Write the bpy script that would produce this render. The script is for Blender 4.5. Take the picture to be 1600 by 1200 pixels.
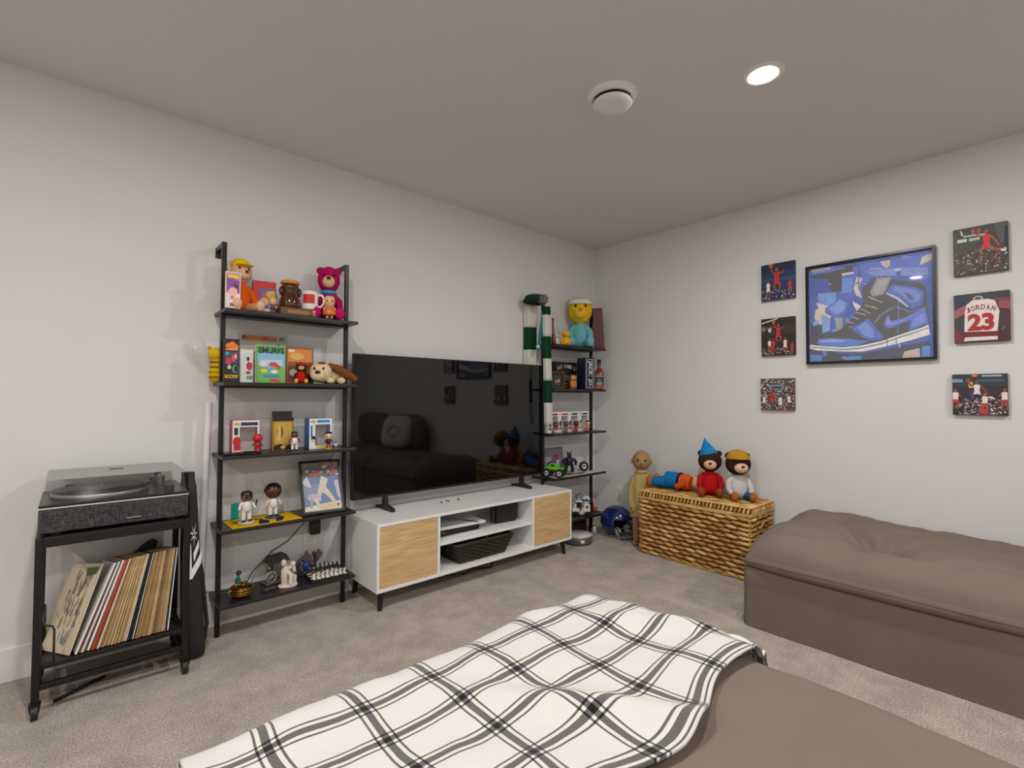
import bpy, math, random
from mathutils import Vector, Matrix, noise, Euler
for o in list(bpy.data.objects): bpy.data.objects.remove(o)
SC = bpy.context.scene
COL = SC.collection
# ------------------------------------------------------------------ camera
cd = bpy.data.cameras.new('camera'); cam = bpy.data.objects.new('camera', cd); COL.objects.link(cam)
YAW, PIT, ROL = math.radians(48.2096), math.radians(1.4899), math.radians(0.2547)
fw = Vector((math.cos(YAW)*math.cos(PIT), math.sin(YAW)*math.cos(PIT), math.sin(PIT)))
r_ = Vector((math.sin(YAW), -math.cos(YAW), 0)); u_ = r_.cross(fw)
r2 = r_*math.cos(ROL)+u_*math.sin(ROL); u2 = -r_*math.sin(ROL)+u_*math.cos(ROL)
m = Matrix((r2, u2, -fw)).transposed().to_4x4(); m.translation = (-3.4711, -2.7722, 1.1226)
cam.matrix_world = m
cd.sensor_width = 36; cd.lens = 769.14/1600*36; cd.clip_start = 0.02
SC.camera = cam
# ------------------------------------------------------------------ world, exposure
w = bpy.data.worlds.new('world'); SC.world = w; w.use_nodes = True
w.node_tree.nodes['Background'].inputs[0].default_value = (.9, .95, 1, 1)
w.node_tree.nodes['Background'].inputs[1].default_value = 0.05
SC.view_settings.view_transform = 'Standard'; SC.view_settings.look = 'None'
SC.view_settings.gamma = 1; SC.view_settings.use_curve_mapping = False
SC.view_settings.exposure = -0.26
LAMP_POWER = 23.0
LAMP_COLOR = (1.0, .965, .925)
LAMPS = [(-1.40, -1.98), (-3.33, -1.74), (-1.40, -3.9), (-3.33, -3.9), (-5.1, -1.9), (-5.1, -3.9)]
H = 2.44
# ------------------------------------------------------------------ materials
def lin(c):
    if isinstance(c, str): c = tuple(int(c[i:i+2], 16) for i in (0, 2, 4))
    out = []
    for v in c:
        v /= 255
        out.append(v/12.92 if v <= .04045 else ((v+.055)/1.055)**2.4)
    return tuple(out)
_M = {}
def mat(c, rough=.5, metal=0., var=.06, scale=60., bump=0., bscale=None, coat=0., alpha=1., emit=0., trans=0., spec=.5):
    key = (str(c), rough, metal, var, scale, bump, bscale, coat, alpha, emit, trans, spec)
    if key in _M: return _M[key]
    L = lin(c)
    mt = bpy.data.materials.new('paint_%d' % len(_M)); mt.use_nodes = True
    nt = mt.node_tree; bs = nt.nodes['Principled BSDF']
    bs.inputs['Roughness'].default_value = rough; bs.inputs['Metallic'].default_value = metal
    bs.inputs['Specular IOR Level'].default_value = spec
    bs.inputs['Coat Weight'].default_value = coat; bs.inputs['Alpha'].default_value = alpha
    bs.inputs['Transmission Weight'].default_value = trans
    tc = nt.nodes.new('ShaderNodeTexCoord')
    nz = nt.nodes.new('ShaderNodeTexNoise'); nz.inputs['Scale'].default_value = scale; nz.inputs['Detail'].default_value = 3
    nt.links.new(tc.outputs['Object'], nz.inputs['Vector'])
    mx = nt.nodes.new('ShaderNodeMix'); mx.data_type = 'RGBA'
    mx.inputs[6].default_value = tuple(max(0, v*(1-var)) for v in L)+(1,)
    mx.inputs[7].default_value = tuple(min(1, v*(1+var)) for v in L)+(1,)
    nt.links.new(nz.outputs[0], mx.inputs[0]); nt.links.new(mx.outputs[2], bs.inputs['Base Color'])
    if emit:
        nt.links.new(mx.outputs[2], bs.inputs['Emission Color']); bs.inputs['Emission Strength'].default_value = emit
    if bump:
        b = nt.nodes.new('ShaderNodeBump'); b.inputs['Strength'].default_value = bump; b.inputs['Distance'].default_value = .002
        n2 = nt.nodes.new('ShaderNodeTexNoise'); n2.inputs['Scale'].default_value = bscale or scale*4; n2.inputs['Detail'].default_value = 4
        nt.links.new(tc.outputs['Object'], n2.inputs['Vector']); nt.links.new(n2.outputs[0], b.inputs['Height'])
        nt.links.new(b.outputs[0], bs.inputs['Normal'])
    _M[key] = mt; return mt
def plush_m(c): return mat(c, .95, bump=.7, bscale=350, var=.12, scale=90, spec=.1)
def cloth_m(c): return mat(c, .9, bump=.4, bscale=500, var=.1, scale=70, spec=.15)
def vinyl_m(c): return mat(c, .3, var=.03)
def card_m(c): return mat(c, .4, var=.05)
def print_m(c): return mat(c, .5, var=.08, scale=120)
BLACK = mat('181818', .45, var=.1); BLACKM = mat('1B1A1B', .4, .2, var=.1)
# ------------------------------------------------------------------ mesh building
class MB:
    def __init__(s): s.v = []; s.f = []; s.sm = []; s.mi = []; s.M = None; s.mat = 0
    def _add(s, vs, fs, smooth):
        b = len(s.v)
        if s.M is not None: vs = [s.M @ Vector(v) for v in vs]
        s.v += [tuple(v) for v in vs]
        for f in fs: s.f.append([b+i for i in f]); s.sm.append(smooth); s.mi.append(s.mat)
        return s
    def box(s, c, d, rot=None):
        hx, hy, hz = d[0]/2, d[1]/2, d[2]/2
        vs = [Vector((x, y, z)) for x in (-hx, hx) for y in (-hy, hy) for z in (-hz, hz)]
        if rot: R = Euler(rot).to_matrix(); vs = [R @ v for v in vs]
        vs = [v+Vector(c) for v in vs]
        return s._add(vs, [(0, 1, 3, 2), (4, 6, 7, 5), (0, 4, 5, 1), (2, 3, 7, 6), (0, 2, 6, 4), (1, 5, 7, 3)], False)
    def bx(s, x0, x1, y0, y1, z0, z1): return s.box(((x0+x1)/2, (y0+y1)/2, (z0+z1)/2), (x1-x0, y1-y0, z1-z0))
    def cyl(s, p0, p1, r0, r1=None, n=16):
        r1 = r0 if r1 is None else r1
        p0, p1 = Vector(p0), Vector(p1); d = (p1-p0).normalized()
        a = d.orthogonal().normalized(); b = d.cross(a); vs = []
        for p, r in ((p0, r0), (p1, r1)):
            for i in range(n): t = 2*math.pi*i/n; vs.append(p+r*(math.cos(t)*a+math.sin(t)*b))
        s._add(vs, [(i, (i+1) % n, n+(i+1) % n, n+i) for i in range(n)], True)
        s._add(vs[:n], [tuple(reversed(range(n)))], False); return s._add(vs[n:], [tuple(range(n))], False)
    def lathe(s, prof, n=20, c=(0, 0, 0), caps=True):
        vs = []
        for r, z in prof:
            for i in range(n): t = 2*math.pi*i/n; vs.append((c[0]+r*math.cos(t), c[1]+r*math.sin(t), c[2]+z))
        fs = []
        for k in range(len(prof)-1):
            for i in range(n): j = (i+1) % n; fs.append((k*n+i, k*n+j, k*n+n+j, k*n+n+i))
        s._add(vs, fs, True)
        if not caps: return s
        s._add(vs[:n], [tuple(reversed(range(n)))], False); return s._add(vs[-n:], [tuple(range(n))], False)
    def ell(s, c, r, nu=16, nv=10, rot=None, p=1.0):
        vs = []; R = Euler(rot).to_matrix() if rot else None
        if not hasattr(r, '__len__'): r = (r, r, r)
        sg = lambda v: math.copysign(abs(v)**p, v)
        for k in range(nv+1):
            ph = math.pi*k/nv-math.pi/2
            for i in range(nu):
                t = 2*math.pi*i/nu
                v = Vector((r[0]*sg(math.cos(ph))*sg(math.cos(t)), r[1]*sg(math.cos(ph))*sg(math.sin(t)), r[2]*sg(math.sin(ph))))
                if R: v = R @ v
                vs.append(v+Vector(c))
        fs = [(k*nu+i, k*nu+(i+1) % nu, (k+1)*nu+(i+1) % nu, (k+1)*nu+i) for k in range(nv) for i in range(nu)]
        return s._add(vs, fs, True)
    def tube(s, pts, r, n=8, closed=False):
        pts = [Vector(p) for p in pts]; N = len(pts); vs = []; prev = None
        rr = r if hasattr(r, '__len__') else [r]*N
        for k, p in enumerate(pts):
            if closed: d = (pts[(k+1) % N]-pts[k-1])
            else: d = pts[min(k+1, N-1)]-pts[max(k-1, 0)]
            d.normalize()
            a = d.orthogonal().normalized() if prev is None else (prev-d*prev.dot(d)).normalized()
            prev = a; b = d.cross(a)
            for i in range(n): t = 2*math.pi*i/n; vs.append(p+rr[k]*(math.cos(t)*a+math.sin(t)*b))
        K = N if closed else N-1
        s._add(vs, [(k*n+i, k*n+(i+1) % n, ((k+1) % N)*n+(i+1) % n, ((k+1) % N)*n+i) for k in range(K) for i in range(n)], True)
        if not closed:
            s._add(vs[:n], [tuple(reversed(range(n)))], False); s._add(vs[-n:], [tuple(range(n))], False)
        return s
    def prism(s, poly, y0, y1):
        n = len(poly)
        a = sum(poly[i][0]*poly[(i+1) % n][1]-poly[(i+1) % n][0]*poly[i][1] for i in range(n))
        if a < 0: poly = poly[::-1]
        vs = [(x, y0, z) for x, z in poly]+[(x, y1, z) for x, z in poly]
        return s._add(vs, [tuple(range(n)), tuple(reversed(range(n, 2*n)))]+[(i, n+i, n+(i+1) % n, (i+1) % n) for i in range(n)], False)
    def flat(s, poly, y):
        n = len(poly)
        a = sum(poly[i][0]*poly[(i+1) % n][1]-poly[(i+1) % n][0]*poly[i][1] for i in range(n))
        if a < 0: poly = poly[::-1]
        return s._add([(x, y, z) for x, z in poly], [tuple(range(n))], False)
    def grid(s, fn, nu, nv, smooth=True, closed_u=False):
        vs = [fn(i/nu, j/nv) for j in range(nv+1) for i in range(nu+1)]
        fs = [(j*(nu+1)+i, j*(nu+1)+i+1, (j+1)*(nu+1)+i+1, (j+1)*(nu+1)+i) for j in range(nv) for i in range(nu)]
        return s._add(vs, fs, smooth)
    def mesh(s, name, mats):
        me = bpy.data.meshes.new(name); me.from_pydata(s.v, [], s.f)
        me.polygons.foreach_set('use_smooth', s.sm); me.polygons.foreach_set('material_index', s.mi)
        for mm in (mats if isinstance(mats, (list, tuple)) else [mats]): me.materials.append(mm)
        me.update(); return me
    def build(s, name, mats, parent=None, bevel=0, seg=2, label=None):
        return link(name, s.mesh(name, mats), parent, bevel, seg, label)
def link(name, me, parent=None, bevel=0, seg=2, label=None):
    o = bpy.data.objects.new(name, me); COL.objects.link(o)
    if parent is not None: o.parent = parent
    if bevel:
        b = o.modifiers.new('bevel', 'BEVEL'); b.width = bevel; b.segments = seg; b.limit_method = 'ANGLE'; b.angle_limit = .7
    if label: o['label'] = label
    return o
def tag(o, label, cat, group=None):
    o['label'] = label; o['category'] = cat
    if group: o['group'] = group
    return o
def thing(name, label, cat, loc=(0, 0, 0), rz=0., group=None, rx=0., ry=0.):
    o = bpy.data.objects.new(name, None); COL.objects.link(o); o.empty_display_size = .05
    o.location = loc; o.rotation_euler = (rx, ry, math.radians(rz)); return tag(o, label, cat, group)
def struct(name, mb, mt, parent=None, bevel=0):
    o = mb.build(name, mt, parent, bevel)
    if parent is None: o['kind'] = 'structure'
    return o
def text(name, body, w, h, mt, parent, loc, rot=(math.pi/2, 0, 0), y=0, bold=0.):
    cu = bpy.data.curves.new(name, 'FONT'); cu.body = body; cu.align_x = 'CENTER'; cu.align_y = 'CENTER'; cu.resolution_u = 3
    cu.offset = bold
    t = bpy.data.objects.new(name, cu); COL.objects.link(t)
    dg = bpy.context.evaluated_depsgraph_get(); me = bpy.data.meshes.new_from_object(t.evaluated_get(dg))
    bpy.data.objects.remove(t); bpy.data.curves.remove(cu)
    xs = [v.co.x for v in me.vertices]; ys = [v.co.y for v in me.vertices]
    cx, cy = (min(xs)+max(xs))/2, (min(ys)+max(ys))/2; sx, sy = w/(max(xs)-min(xs)), h/(max(ys)-min(ys))
    for v in me.vertices: v.co = ((v.co.x-cx)*sx, (v.co.y-cy)*sy, 0)
    me.materials.clear(); me.materials.append(mt)
    o = bpy.data.objects.new(name, me); COL.objects.link(o); o.parent = parent; o.location = loc; o.rotation_euler = rot
    return o
def paint_m(c): return mat(c, .5, var=.28, scale=22)
def photo_m(c): return mat(c, .45, var=.22, scale=70)
def printed(name, parent, w, h, y, shapes, base=None, step=.00015, mf=print_m, z0=0., x0=None):
    """flat print facing -y; shapes in 0..1 u,v over width w, height h (x from -w/2)"""
    mb = MB(); mats = []; idx = {}
    x0 = -w/2 if x0 is None else x0
    def use(c):
        if c not in idx: idx[c] = len(mats); mats.append(mf(c))
        mb.mat = idx[c]
    k = 0; step = max(1e-5, min(step, .0026/max(1, len(shapes))))
    if base: use(base); mb.flat([(x0, z0), (x0+w, z0), (x0+w, z0+h), (x0, z0+h)], y)
    for c, poly in shapes:
        k += 1; use(c); mb.flat([(x0+u*w, z0+v*h) for u, v in poly], y-.0002-step*k)
    return mb.build(name, mats, parent)
def circ(u, v, ru, rv=None, n=14):
    rv = ru if rv is None else rv
    return [(u+ru*math.cos(2*math.pi*i/n), v+rv*math.sin(2*math.pi*i/n)) for i in range(n)]
def rect(a, b, c, d): return [(a, c), (b, c), (b, d), (a, d)]
def limb(pts, ws):
    L, R = [], []
    for i, (x, y) in enumerate(pts):
        x0, y0 = pts[max(i-1, 0)]; x1, y1 = pts[min(i+1, len(pts)-1)]
        dx, dy = x1-x0, y1-y0; l = math.hypot(dx, dy) or 1
        L.append((x-dy/l*ws[i]/2, y+dx/l*ws[i]/2)); R.append((x+dy/l*ws[i]/2, y-dx/l*ws[i]/2))
    return L+R[::-1]
def fbm(x, y, z=0, o=3):
    return sum(noise.noise((x*2**k, y*2**k, z+7.1*k))/2**k for k in range(o))
# ------------------------------------------------------------------ room shell
XL, YB = -6.0, -5.2
def room_mat(c, bump, sc, rough=.7, var=.02):
    return mat(c, rough, var=var, scale=sc, bump=bump, bscale=sc*60, spec=.3)
WALL = room_mat('DCDCDC', .08, 3)
CEIL = room_mat('DAD8D5', .15, 3, .8)
TRIM = mat('E4E3E0', .4, var=.02, scale=4)
def carpet_mat():
    mt = bpy.data.materials.new('carpet'); mt.use_nodes = True; nt = mt.node_tree; bs = nt.nodes['Principled BSDF']
    bs.inputs['Roughness'].default_value = 1; bs.inputs['Specular IOR Level'].default_value = .05
    bs.inputs['Sheen Weight'].default_value = .25
    tc = nt.nodes.new('ShaderNodeTexCoord')
    def nz(s, d=4):
        n = nt.nodes.new('ShaderNodeTexNoise'); n.inputs['Scale'].default_value = s; n.inputs['Detail'].default_value = d
        n.inputs['Roughness'].default_value = .65
        nt.links.new(tc.outputs['Object'], n.inputs['Vector']); return n
    a, b, c = nz(170, 3), nz(7, 3), nz(420, 2)
    r = nt.nodes.new('ShaderNodeValToRGB'); e = r.color_ramp.elements
    e[0].position = .33; e[0].color = lin('93867A')+(1,); e[1].position = .68; e[1].color = lin('EDE0D3')+(1,)
    nt.links.new(a.outputs[0], r.inputs[0])
    r2 = nt.nodes.new('ShaderNodeValToRGB'); e = r2.color_ramp.elements
    e[0].position = .38; e[0].color = (.8, .79, .78, 1); e[1].position = .62; e[1].color = (1.06, 1.05, 1.03, 1)
    nt.links.new(b.outputs[0], r2.inputs[0])
    mx = nt.nodes.new('ShaderNodeMix'); mx.data_type = 'RGBA'; mx.blend_type = 'MULTIPLY'; mx.inputs[0].default_value = 1
    nt.links.new(r.outputs[0], mx.inputs[6]); nt.links.new(r2.outputs[0], mx.inputs[7]); nt.links.new(mx.outputs[2], bs.inputs['Base Color'])
    ad = nt.nodes.new('ShaderNodeMath'); ad.operation = 'ADD'; nt.links.new(a.outputs[0], ad.inputs[0]); nt.links.new(c.outputs[0], ad.inputs[1])
    bp = nt.nodes.new('ShaderNodeBump'); bp.inputs['Strength'].default_value = .9; bp.inputs['Distance'].default_value = .006
    nt.links.new(ad.outputs[0], bp.inputs['Height']); nt.links.new(bp.outputs[0], bs.inputs['Normal'])
    return mt
struct('floor', MB().bx(XL, 0, YB, 0, -.06, 0), carpet_mat())
struct('ceiling', MB().bx(XL, 0, YB, 0, H, H+.06), CEIL)
struct('wall_tv', MB().bx(XL-.1, .1, 0, .1, -.06, H+.06), WALL)
struct('wall_right', MB().bx(0, .1, YB-.1, 0, -.06, H+.06), WALL)
struct('wall_back', MB().bx(XL-.1, 0, YB-.1, YB, -.06, H+.06), WALL)
struct('wall_left', MB().bx(XL-.1, XL, YB, 0, -.06, H+.06), WALL)
def baseboard(name, x0, x1, y0, y1):
    struct(name, MB().bx(x0, x1, y0, y1, 0, .133), TRIM, bevel=.004)
baseboard('baseboard_tv', XL, 0, -.014, 0); baseboard('baseboard_right', -.014, 0, YB, -.014)
baseboard('baseboard_back', XL, -.014, YB, YB+.014); baseboard('baseboard_left', XL, XL+.014, YB+.014, -.014)
# ------------------------------------------------------------------ ceiling fittings
LAMP_LBL = ['glowing recessed ceiling light near the round white vent', 'recessed ceiling light over the television side, outside the view', 'recessed ceiling light above the sofa seats', 'recessed ceiling light behind the viewer', 'recessed ceiling light at the far left end by the record cart wall', 'recessed ceiling light in the rear left of the room']
lens_mat = mat('FFF6EA', .4, var=.0, emit=60.)
for i, (x, y) in enumerate(LAMPS):
    t = thing('recessed_light', LAMP_LBL[i], 'ceiling light', (x, y, H), 0, 'recessed ceiling lights')
    MB().lathe([(.052, -.001), (.056, -.006), (.075, -.006), (.08, 0)], 32).build('trim_ring', TRIM, t)
    MB().lathe([(.001, -.004), (.052, -.004), (.052, -.001)], 32).build('lens', lens_mat, t)
    ld = bpy.data.lights.new('recessed_lamp', 'AREA'); ld.shape = 'DISK'; ld.size = .1; ld.energy = LAMP_POWER; ld.color = LAMP_COLOR
    lo = bpy.data.objects.new('recessed_lamp', ld); COL.objects.link(lo); lo.parent = t; lo.location = (0, 0, -.012)
t = thing('ceiling_vent', 'round white ceiling air vent with a raised centre dish', 'vent', (-1.735, -1.48, H))
VW = mat('E9E8E6', .45, var=.02, scale=8)
MB().lathe([(.075, -.004), (.085, -.022), (.1, -.018), (.108, 0)], 40, caps=False).build('flange', VW, t)
MB().lathe([(.05, -.02), (.06, -.008), (.078, -.006)], 40).build('throat', BLACK, t)
MB().lathe([(.001, -.046), (.05, -.048), (.078, -.046), (.086, -.038), (.082, -.030), (.02, -.020)], 40).build('dish', VW, t)
# ------------------------------------------------------------------ wall plates
def wall_plate(label, loc, rz, slots=2):
    t = thing('wall_outlet', label, 'outlet', loc, rz)
    MB().box((0, -.004, 0), (.07, .006, .115)).build('plate', TRIM, t, .002)
    for z in ((-.025, .025) if slots == 2 else (0,)):
        MB().box((0, -.0085, z), (.034, .003, .03)).build('socket', mat('D6D4D0', .4), t, .002)
wall_plate('white wall outlet behind the left shelf, above the dragon figurine', (-2.48, 0, .36), 0)
wall_plate('white wall outlet low on the right wall behind the blue helmet', (0, -.26, .315), -90)
# ------------------------------------------------------------------ ladder shelves
SHELF_Z = [.17, .508, .845, 1.185, 1.525]      # top faces
BOARD = mat('232122', .35, var=.25, scale=14, bump=.15, bscale=120)
STEEL = mat('26262A', .35, .5, var=.1)
def ladder_shelf(label, x0, x1, pa, pb):
    t = thing('ladder_shelf', label, 'shelf', (x0, 0, 0), group='black ladder shelves beside the television')
    for px in (pa, pb):
        po = MB().bx(px-x0-.01, px-x0+.01, -.142, -.122, 0, 1.85).build('post', STEEL, t, .001)
        br = MB().bx(px-x0-.01, px-x0+.01, -.122, -.004, 1.828, 1.85).bx(px-x0-.012, px-x0+.012, -.008, -.001, 1.80, 1.85).build('wall_bracket', STEEL, t, .001)
    for z in SHELF_Z:
        b = MB(); yc = -.132
        # the board is notched around nothing: posts carry it on cross bars
        b.bx(0, x1-x0, -.236, -.003, z-.016, z).build('shelf_board', BOARD, t, .002)
        MB().bx(pa-x0, pb-x0, -.146, -.118, z-.026, z-.0165).build('cross_bar', STEEL, t)
        for px in (pa, pb):
            MB().cyl((px-x0, -.147, z-.03), (px-x0, -.142, z-.03), .006, n=10).build('bolt', STEEL, t)
    return t
ladder_shelf('black five-tier ladder shelf of toys, left of the television', -2.958, -2.322, -2.946, -2.347)
ladder_shelf('black five-tier ladder shelf in the corner, right of the television', -.785, -.150, -.797, -.222)
# ------------------------------------------------------------------ television stand
SX0, SX1, SY0, SY1, SZ0, SZ1 = -2.285, -.780, -.41, -.018, .105, .459
def oak():
    mt = bpy.data.materials.new('oak_veneer'); mt.use_nodes = True; nt = mt.node_tree; bs = nt.nodes['Principled BSDF']
    bs.inputs['Roughness'].default_value = .45
    tc = nt.nodes.new('ShaderNodeTexCoord'); mp = nt.nodes.new('ShaderNodeMapping'); mp.inputs['Scale'].default_value = (2.2, 3, 26)
    nt.links.new(tc.outputs['Object'], mp.inputs[0])
    n = nt.nodes.new('ShaderNodeTexNoise'); n.inputs['Scale'].default_value = 1.6; n.inputs['Detail'].default_value = 6; n.inputs['Distortion'].default_value = 1.4
    nt.links.new(mp.outputs[0], n.inputs['Vector'])
    r = nt.nodes.new('ShaderNodeValToRGB'); e = r.color_ramp.elements
    e[0].position = .3; e[0].color = lin('C09A66')+(1,); e[1].position = .72; e[1].color = lin('E2C394')+(1,)
    nt.links.new(n.outputs[0], r.inputs[0]); nt.links.new(r.outputs[0], bs.inputs['Base Color']); return mt
OAK = oak(); SW = mat('EDEEEE', .35, var=.02, scale=5)
t = thing('tv_stand', 'low white television stand with two oak doors and open middle', 'tv stand', ((SX0+SX1)/2, (SY0+SY1)/2, 0))
hx, hy = (SX1-SX0)/2, (SY1-SY0)/2
MB().bx(-hx, hx, -hy, hy, SZ1-.016, SZ1).build('top_panel', SW, t, .0015)
MB().bx(-hx, hx, -hy, hy, SZ0, SZ0+.02).build('bottom_panel', SW, t, .0015)
for s in (-1, 1): MB().box((s*(hx-.008), 0, (SZ0+SZ1)/2+.002), (.016, hy*2, SZ1-SZ0-.036)).build('side_panel', SW, t, .0015)
xo = (SX0+SX1)/2
for x in (-1.905, -1.158): MB().bx(x-xo-.009, x-xo+.009, -hy+.004, hy-.012, SZ0+.02, SZ1-.016).build('divider', SW, t, .001)
MB().bx(-hx+.016, hx-.016, hy-.008, hy, SZ0+.02, SZ1-.016).build('back_panel', SW, t)
MB().bx(-1.895-xo, -1.168-xo, -hy+.01, hy-.012, .272, .290).build('middle_shelf', SW, t, .0015)
for a, b, nm in ((-2.268, -1.917, 'left'), (-1.147, -.797, 'right')):
    MB().bx(a-xo, b-xo, -hy, -hy+.018, SZ0+.022, SZ1-.018).build('door', OAK, t, .0015)
for sx in (-1, 1):
    for sy in (-1, 1):
        x, y = sx*(hx-.05), sy*(hy-.05)
        MB().cyl((x, y, SZ0), (x+sx*.012, y+sy*.012, 0), .019, .011, 16).build('leg', BLACK, t)
MB().cyl((.15, .0, SZ0), (.15, .0, 0), .014, .012, 12).build('centre_leg', mat('8C8C8C', .5), t, label='grey plastic middle support leg')
# ------------------------------------------------------------------ television
TX0, TX1, TY, TZ0, TZ1 = -2.293, -.803, -.12, .538, 1.364
t = thing('television', 'large flat black television standing on the white stand', 'television', ((TX0+TX1)/2, TY, SZ1))
tw = (TX1-TX0)/2
MB().bx(-tw, tw, 0, .03, TZ0-SZ1, TZ1-SZ1).bx(-tw*.6, tw*.6, .03, .055, TZ0-SZ1+.05, TZ0-SZ1+.42).build('housing', mat('141414', .5), t, .003)
scr = mat('0B0A09', .035, var=.0, spec=.55)
MB().bx(-tw+.006, tw-.006, -.003, 0, TZ0-SZ1+.014, TZ1-SZ1-.006).build('screen', scr, t)
MB().bx(-tw, tw, -.004, 0, TZ0-SZ1, TZ0-SZ1+.013).build('bottom_bezel', mat('2A2A2C', .35, .4), t)
for x in (-2.085, -.99):
    dx = x-(TX0+TX1)/2
    MB().prism([(-.10, 0), (.10, 0), (.10, .012), (.02, .03), (.014, TZ0-SZ1+.01), (-.014, TZ0-SZ1+.01), (-.02, .03), (-.10, .018)], -.011, .011).build('foot', mat('2B2A29', .4, .3), t)
    f = COL.objects[-1]; f.rotation_euler = (0, 0, math.radians(90)); f.location = (dx, .012-.0, 0)
# ------------------------------------------------------------------ things on and in the stand
for i, (x, y, a, L, lb) in enumerate(((-1.73, -.165, 60, .05, 'first of three short black sticks lying under the television'), (-1.685, -.165, 84, .035, 'middle of three short black sticks lying under the television'), (-1.60, -.165, 62, .05, 'right-hand of three short black sticks lying under the television'))):
    o = MB().cyl((-L/2, 0, .004), (L/2, 0, .004), .004, .002, 8).cyl((L/2, 0, .004), (L/2+.006, 0, .004), .002, .0004, 8).build('stylus', BLACK)
    o.location = (x, y, SZ1); o.rotation_euler = (0, 0, math.radians(a)); tag(o, lb, 'stylus', 'styluses under the television')
def slab(name, label, cat, c, d, mt, rz=0., rx=0., ry=0., bevel=.002, group=None):
    o = MB().box((0, 0, d[2]/2), d).build(name, mt, None, bevel); o.location = c; o.rotation_euler = (rx, ry, math.radians(rz)); return tag(o, label, cat, group)
SH = .2905
tt = thing('paper_sheet', 'white paper sheets at the bottom of the pile in the stand', 'paper', (-1.70, -.235, SH), 3)
MB().box((0, 0, .002), (.33, .22, .003)).build('sheet', mat('E6E6E4', .6), tt); MB().box((.01, -.006, .0045), (.31, .21, .002)).build('sheet', mat('DADAD8', .6), tt)
t = thing('console', 'flat black console lying on the middle shelf of the stand', 'console', (-1.71, -.225, SH+.0062), 2)
MB().box((0, 0, .022), (.32, .20, .042)).build('casing', BLACK, t, .004); MB().box((.05, -.1005, .022), (.16, .002, .006)).build('disc_slot', mat('3A3A3C', .3), t)
MB().box((-.12, -.1005, .022), (.02, .002, .01)).build('port', mat('6A6A6C', .3), t)
t = thing('binder', 'white folder with a black strap on top of the console', 'binder', (-1.70, -.235, SH+.0495), -4)
MB().box((0, 0, .009), (.34, .25, .016)).build('cover', mat('DDDEDE', .45), t, .002)
MB().grid(lambda u, v: (-.1+u*.2+v*.018, .12-u*.25, .0175+.008*math.sin(u*3.1)), 12, 2).build('strap', BLACK, t)
t = thing('console_dock', 'upright black handheld console dock in the stand', 'console', (-1.30, -.27, SH), -6)
MB().box((0, 0, .06), (.16, .055, .12)).build('shell', mat('222222', .4), t, .005)
for s in (-1, 1):
    g = MB().box((s*.092, 0, .06), (.022, .03, .105)).build('grip', mat('2A2A2A', .5), t, .006)
    MB().cyl((s*.092, -.015, .085), (s*.092, -.023, .085), .007, n=12).build('thumbstick', mat('3A3A3A', .5), g)
MB().box((0, -.028, .055), (.006, .002, .016)).build('emblem', mat('4A4A4A', .3), t)
# dark wicker tray
t = thing('wicker_basket', 'dark brown woven basket on the bottom of the stand', 'basket', (-1.555, -.27, SZ0+.0205), 0)
DW = mat('2E261E', .6, var=.3, scale=50, bump=.4, bscale=200)
def tray_pt(s, z):
    gx, gy = .175+.045*z/.115, .095+.028*z/.115
    P = [(-gx, -gy), (gx, -gy), (gx, gy), (-gx, gy)]
    s = (s % 1)*4; i = int(s); f = s-i; a, b = P[i % 4], P[(i+1) % 4]
    return Vector((a[0]+(b[0]-a[0])*f, a[1]+(b[1]-a[1])*f, z))
MB().box((0, 0, .004), (.34, .18, .006)).build('base', DW, t)
for r in range(9):
    z = .012+r*.012; pts = []
    for k in range(96):
        q = tray_pt(k/96, z); d = .0035*(1 if (k//2+r) % 2 else -1); n = Vector((q.x/.2, q.y/.1, 0)).normalized(); pts.append(q+n*d)
    MB().tube(pts, .0062, 6, True).build('weave_row', DW, t)
MB().tube([tray_pt(k/48, .118) for k in range(48)], .010, 8, True).build('rim', DW, t)
t2 = thing('game_controller', 'black game controller lying in the dark woven basket', 'controller', (-1.60, -.27, SZ0+.028), 15)
MB().ell((0, 0, .07), (.06, .035, .02), 16, 8).ell((-.05, -.03, .066), (.018, .04, .016)).ell((.05, -.03, .066), (.018, .04, .016)).build('shell', BLACK, t2)
for s in (-1, 1): MB().cyl((s*.022, -.01, .085), (s*.022, -.01, .1), .008, n=12).build('thumbstick', mat('3C3C3C', .5), t2)
MB().box((0, 0, .03), (.07, .05, .056)).build('charging_grip', BLACK, t2, .004)
t2 = thing('remote_control', 'grey remote control sticking up in the dark woven basket', 'remote', (-1.49, -.29, SZ0+.0275), 20, rx=.2)
MB().box((0, 0, .062), (.035, .014, .11)).build('casing', mat('4A4A4C', .4), t2, .003); MB().box((0, -.008, .085), (.02, .002, .04)).build('keypad', mat('8C8C90', .4), t2)
o = MB().tube([(-1.72, -.18, .006), (-1.6, -.24, .006), (-1.5, -.2, .006), (-1.4, -.26, .006), (-1.33, -.18, .006), (-1.3, -.06, .05), (-1.3, -.02, .2)], .004, 8).build('cable', BLACK)
tag(o, 'black cable lying on the carpet under the television stand', 'cable')
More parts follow.
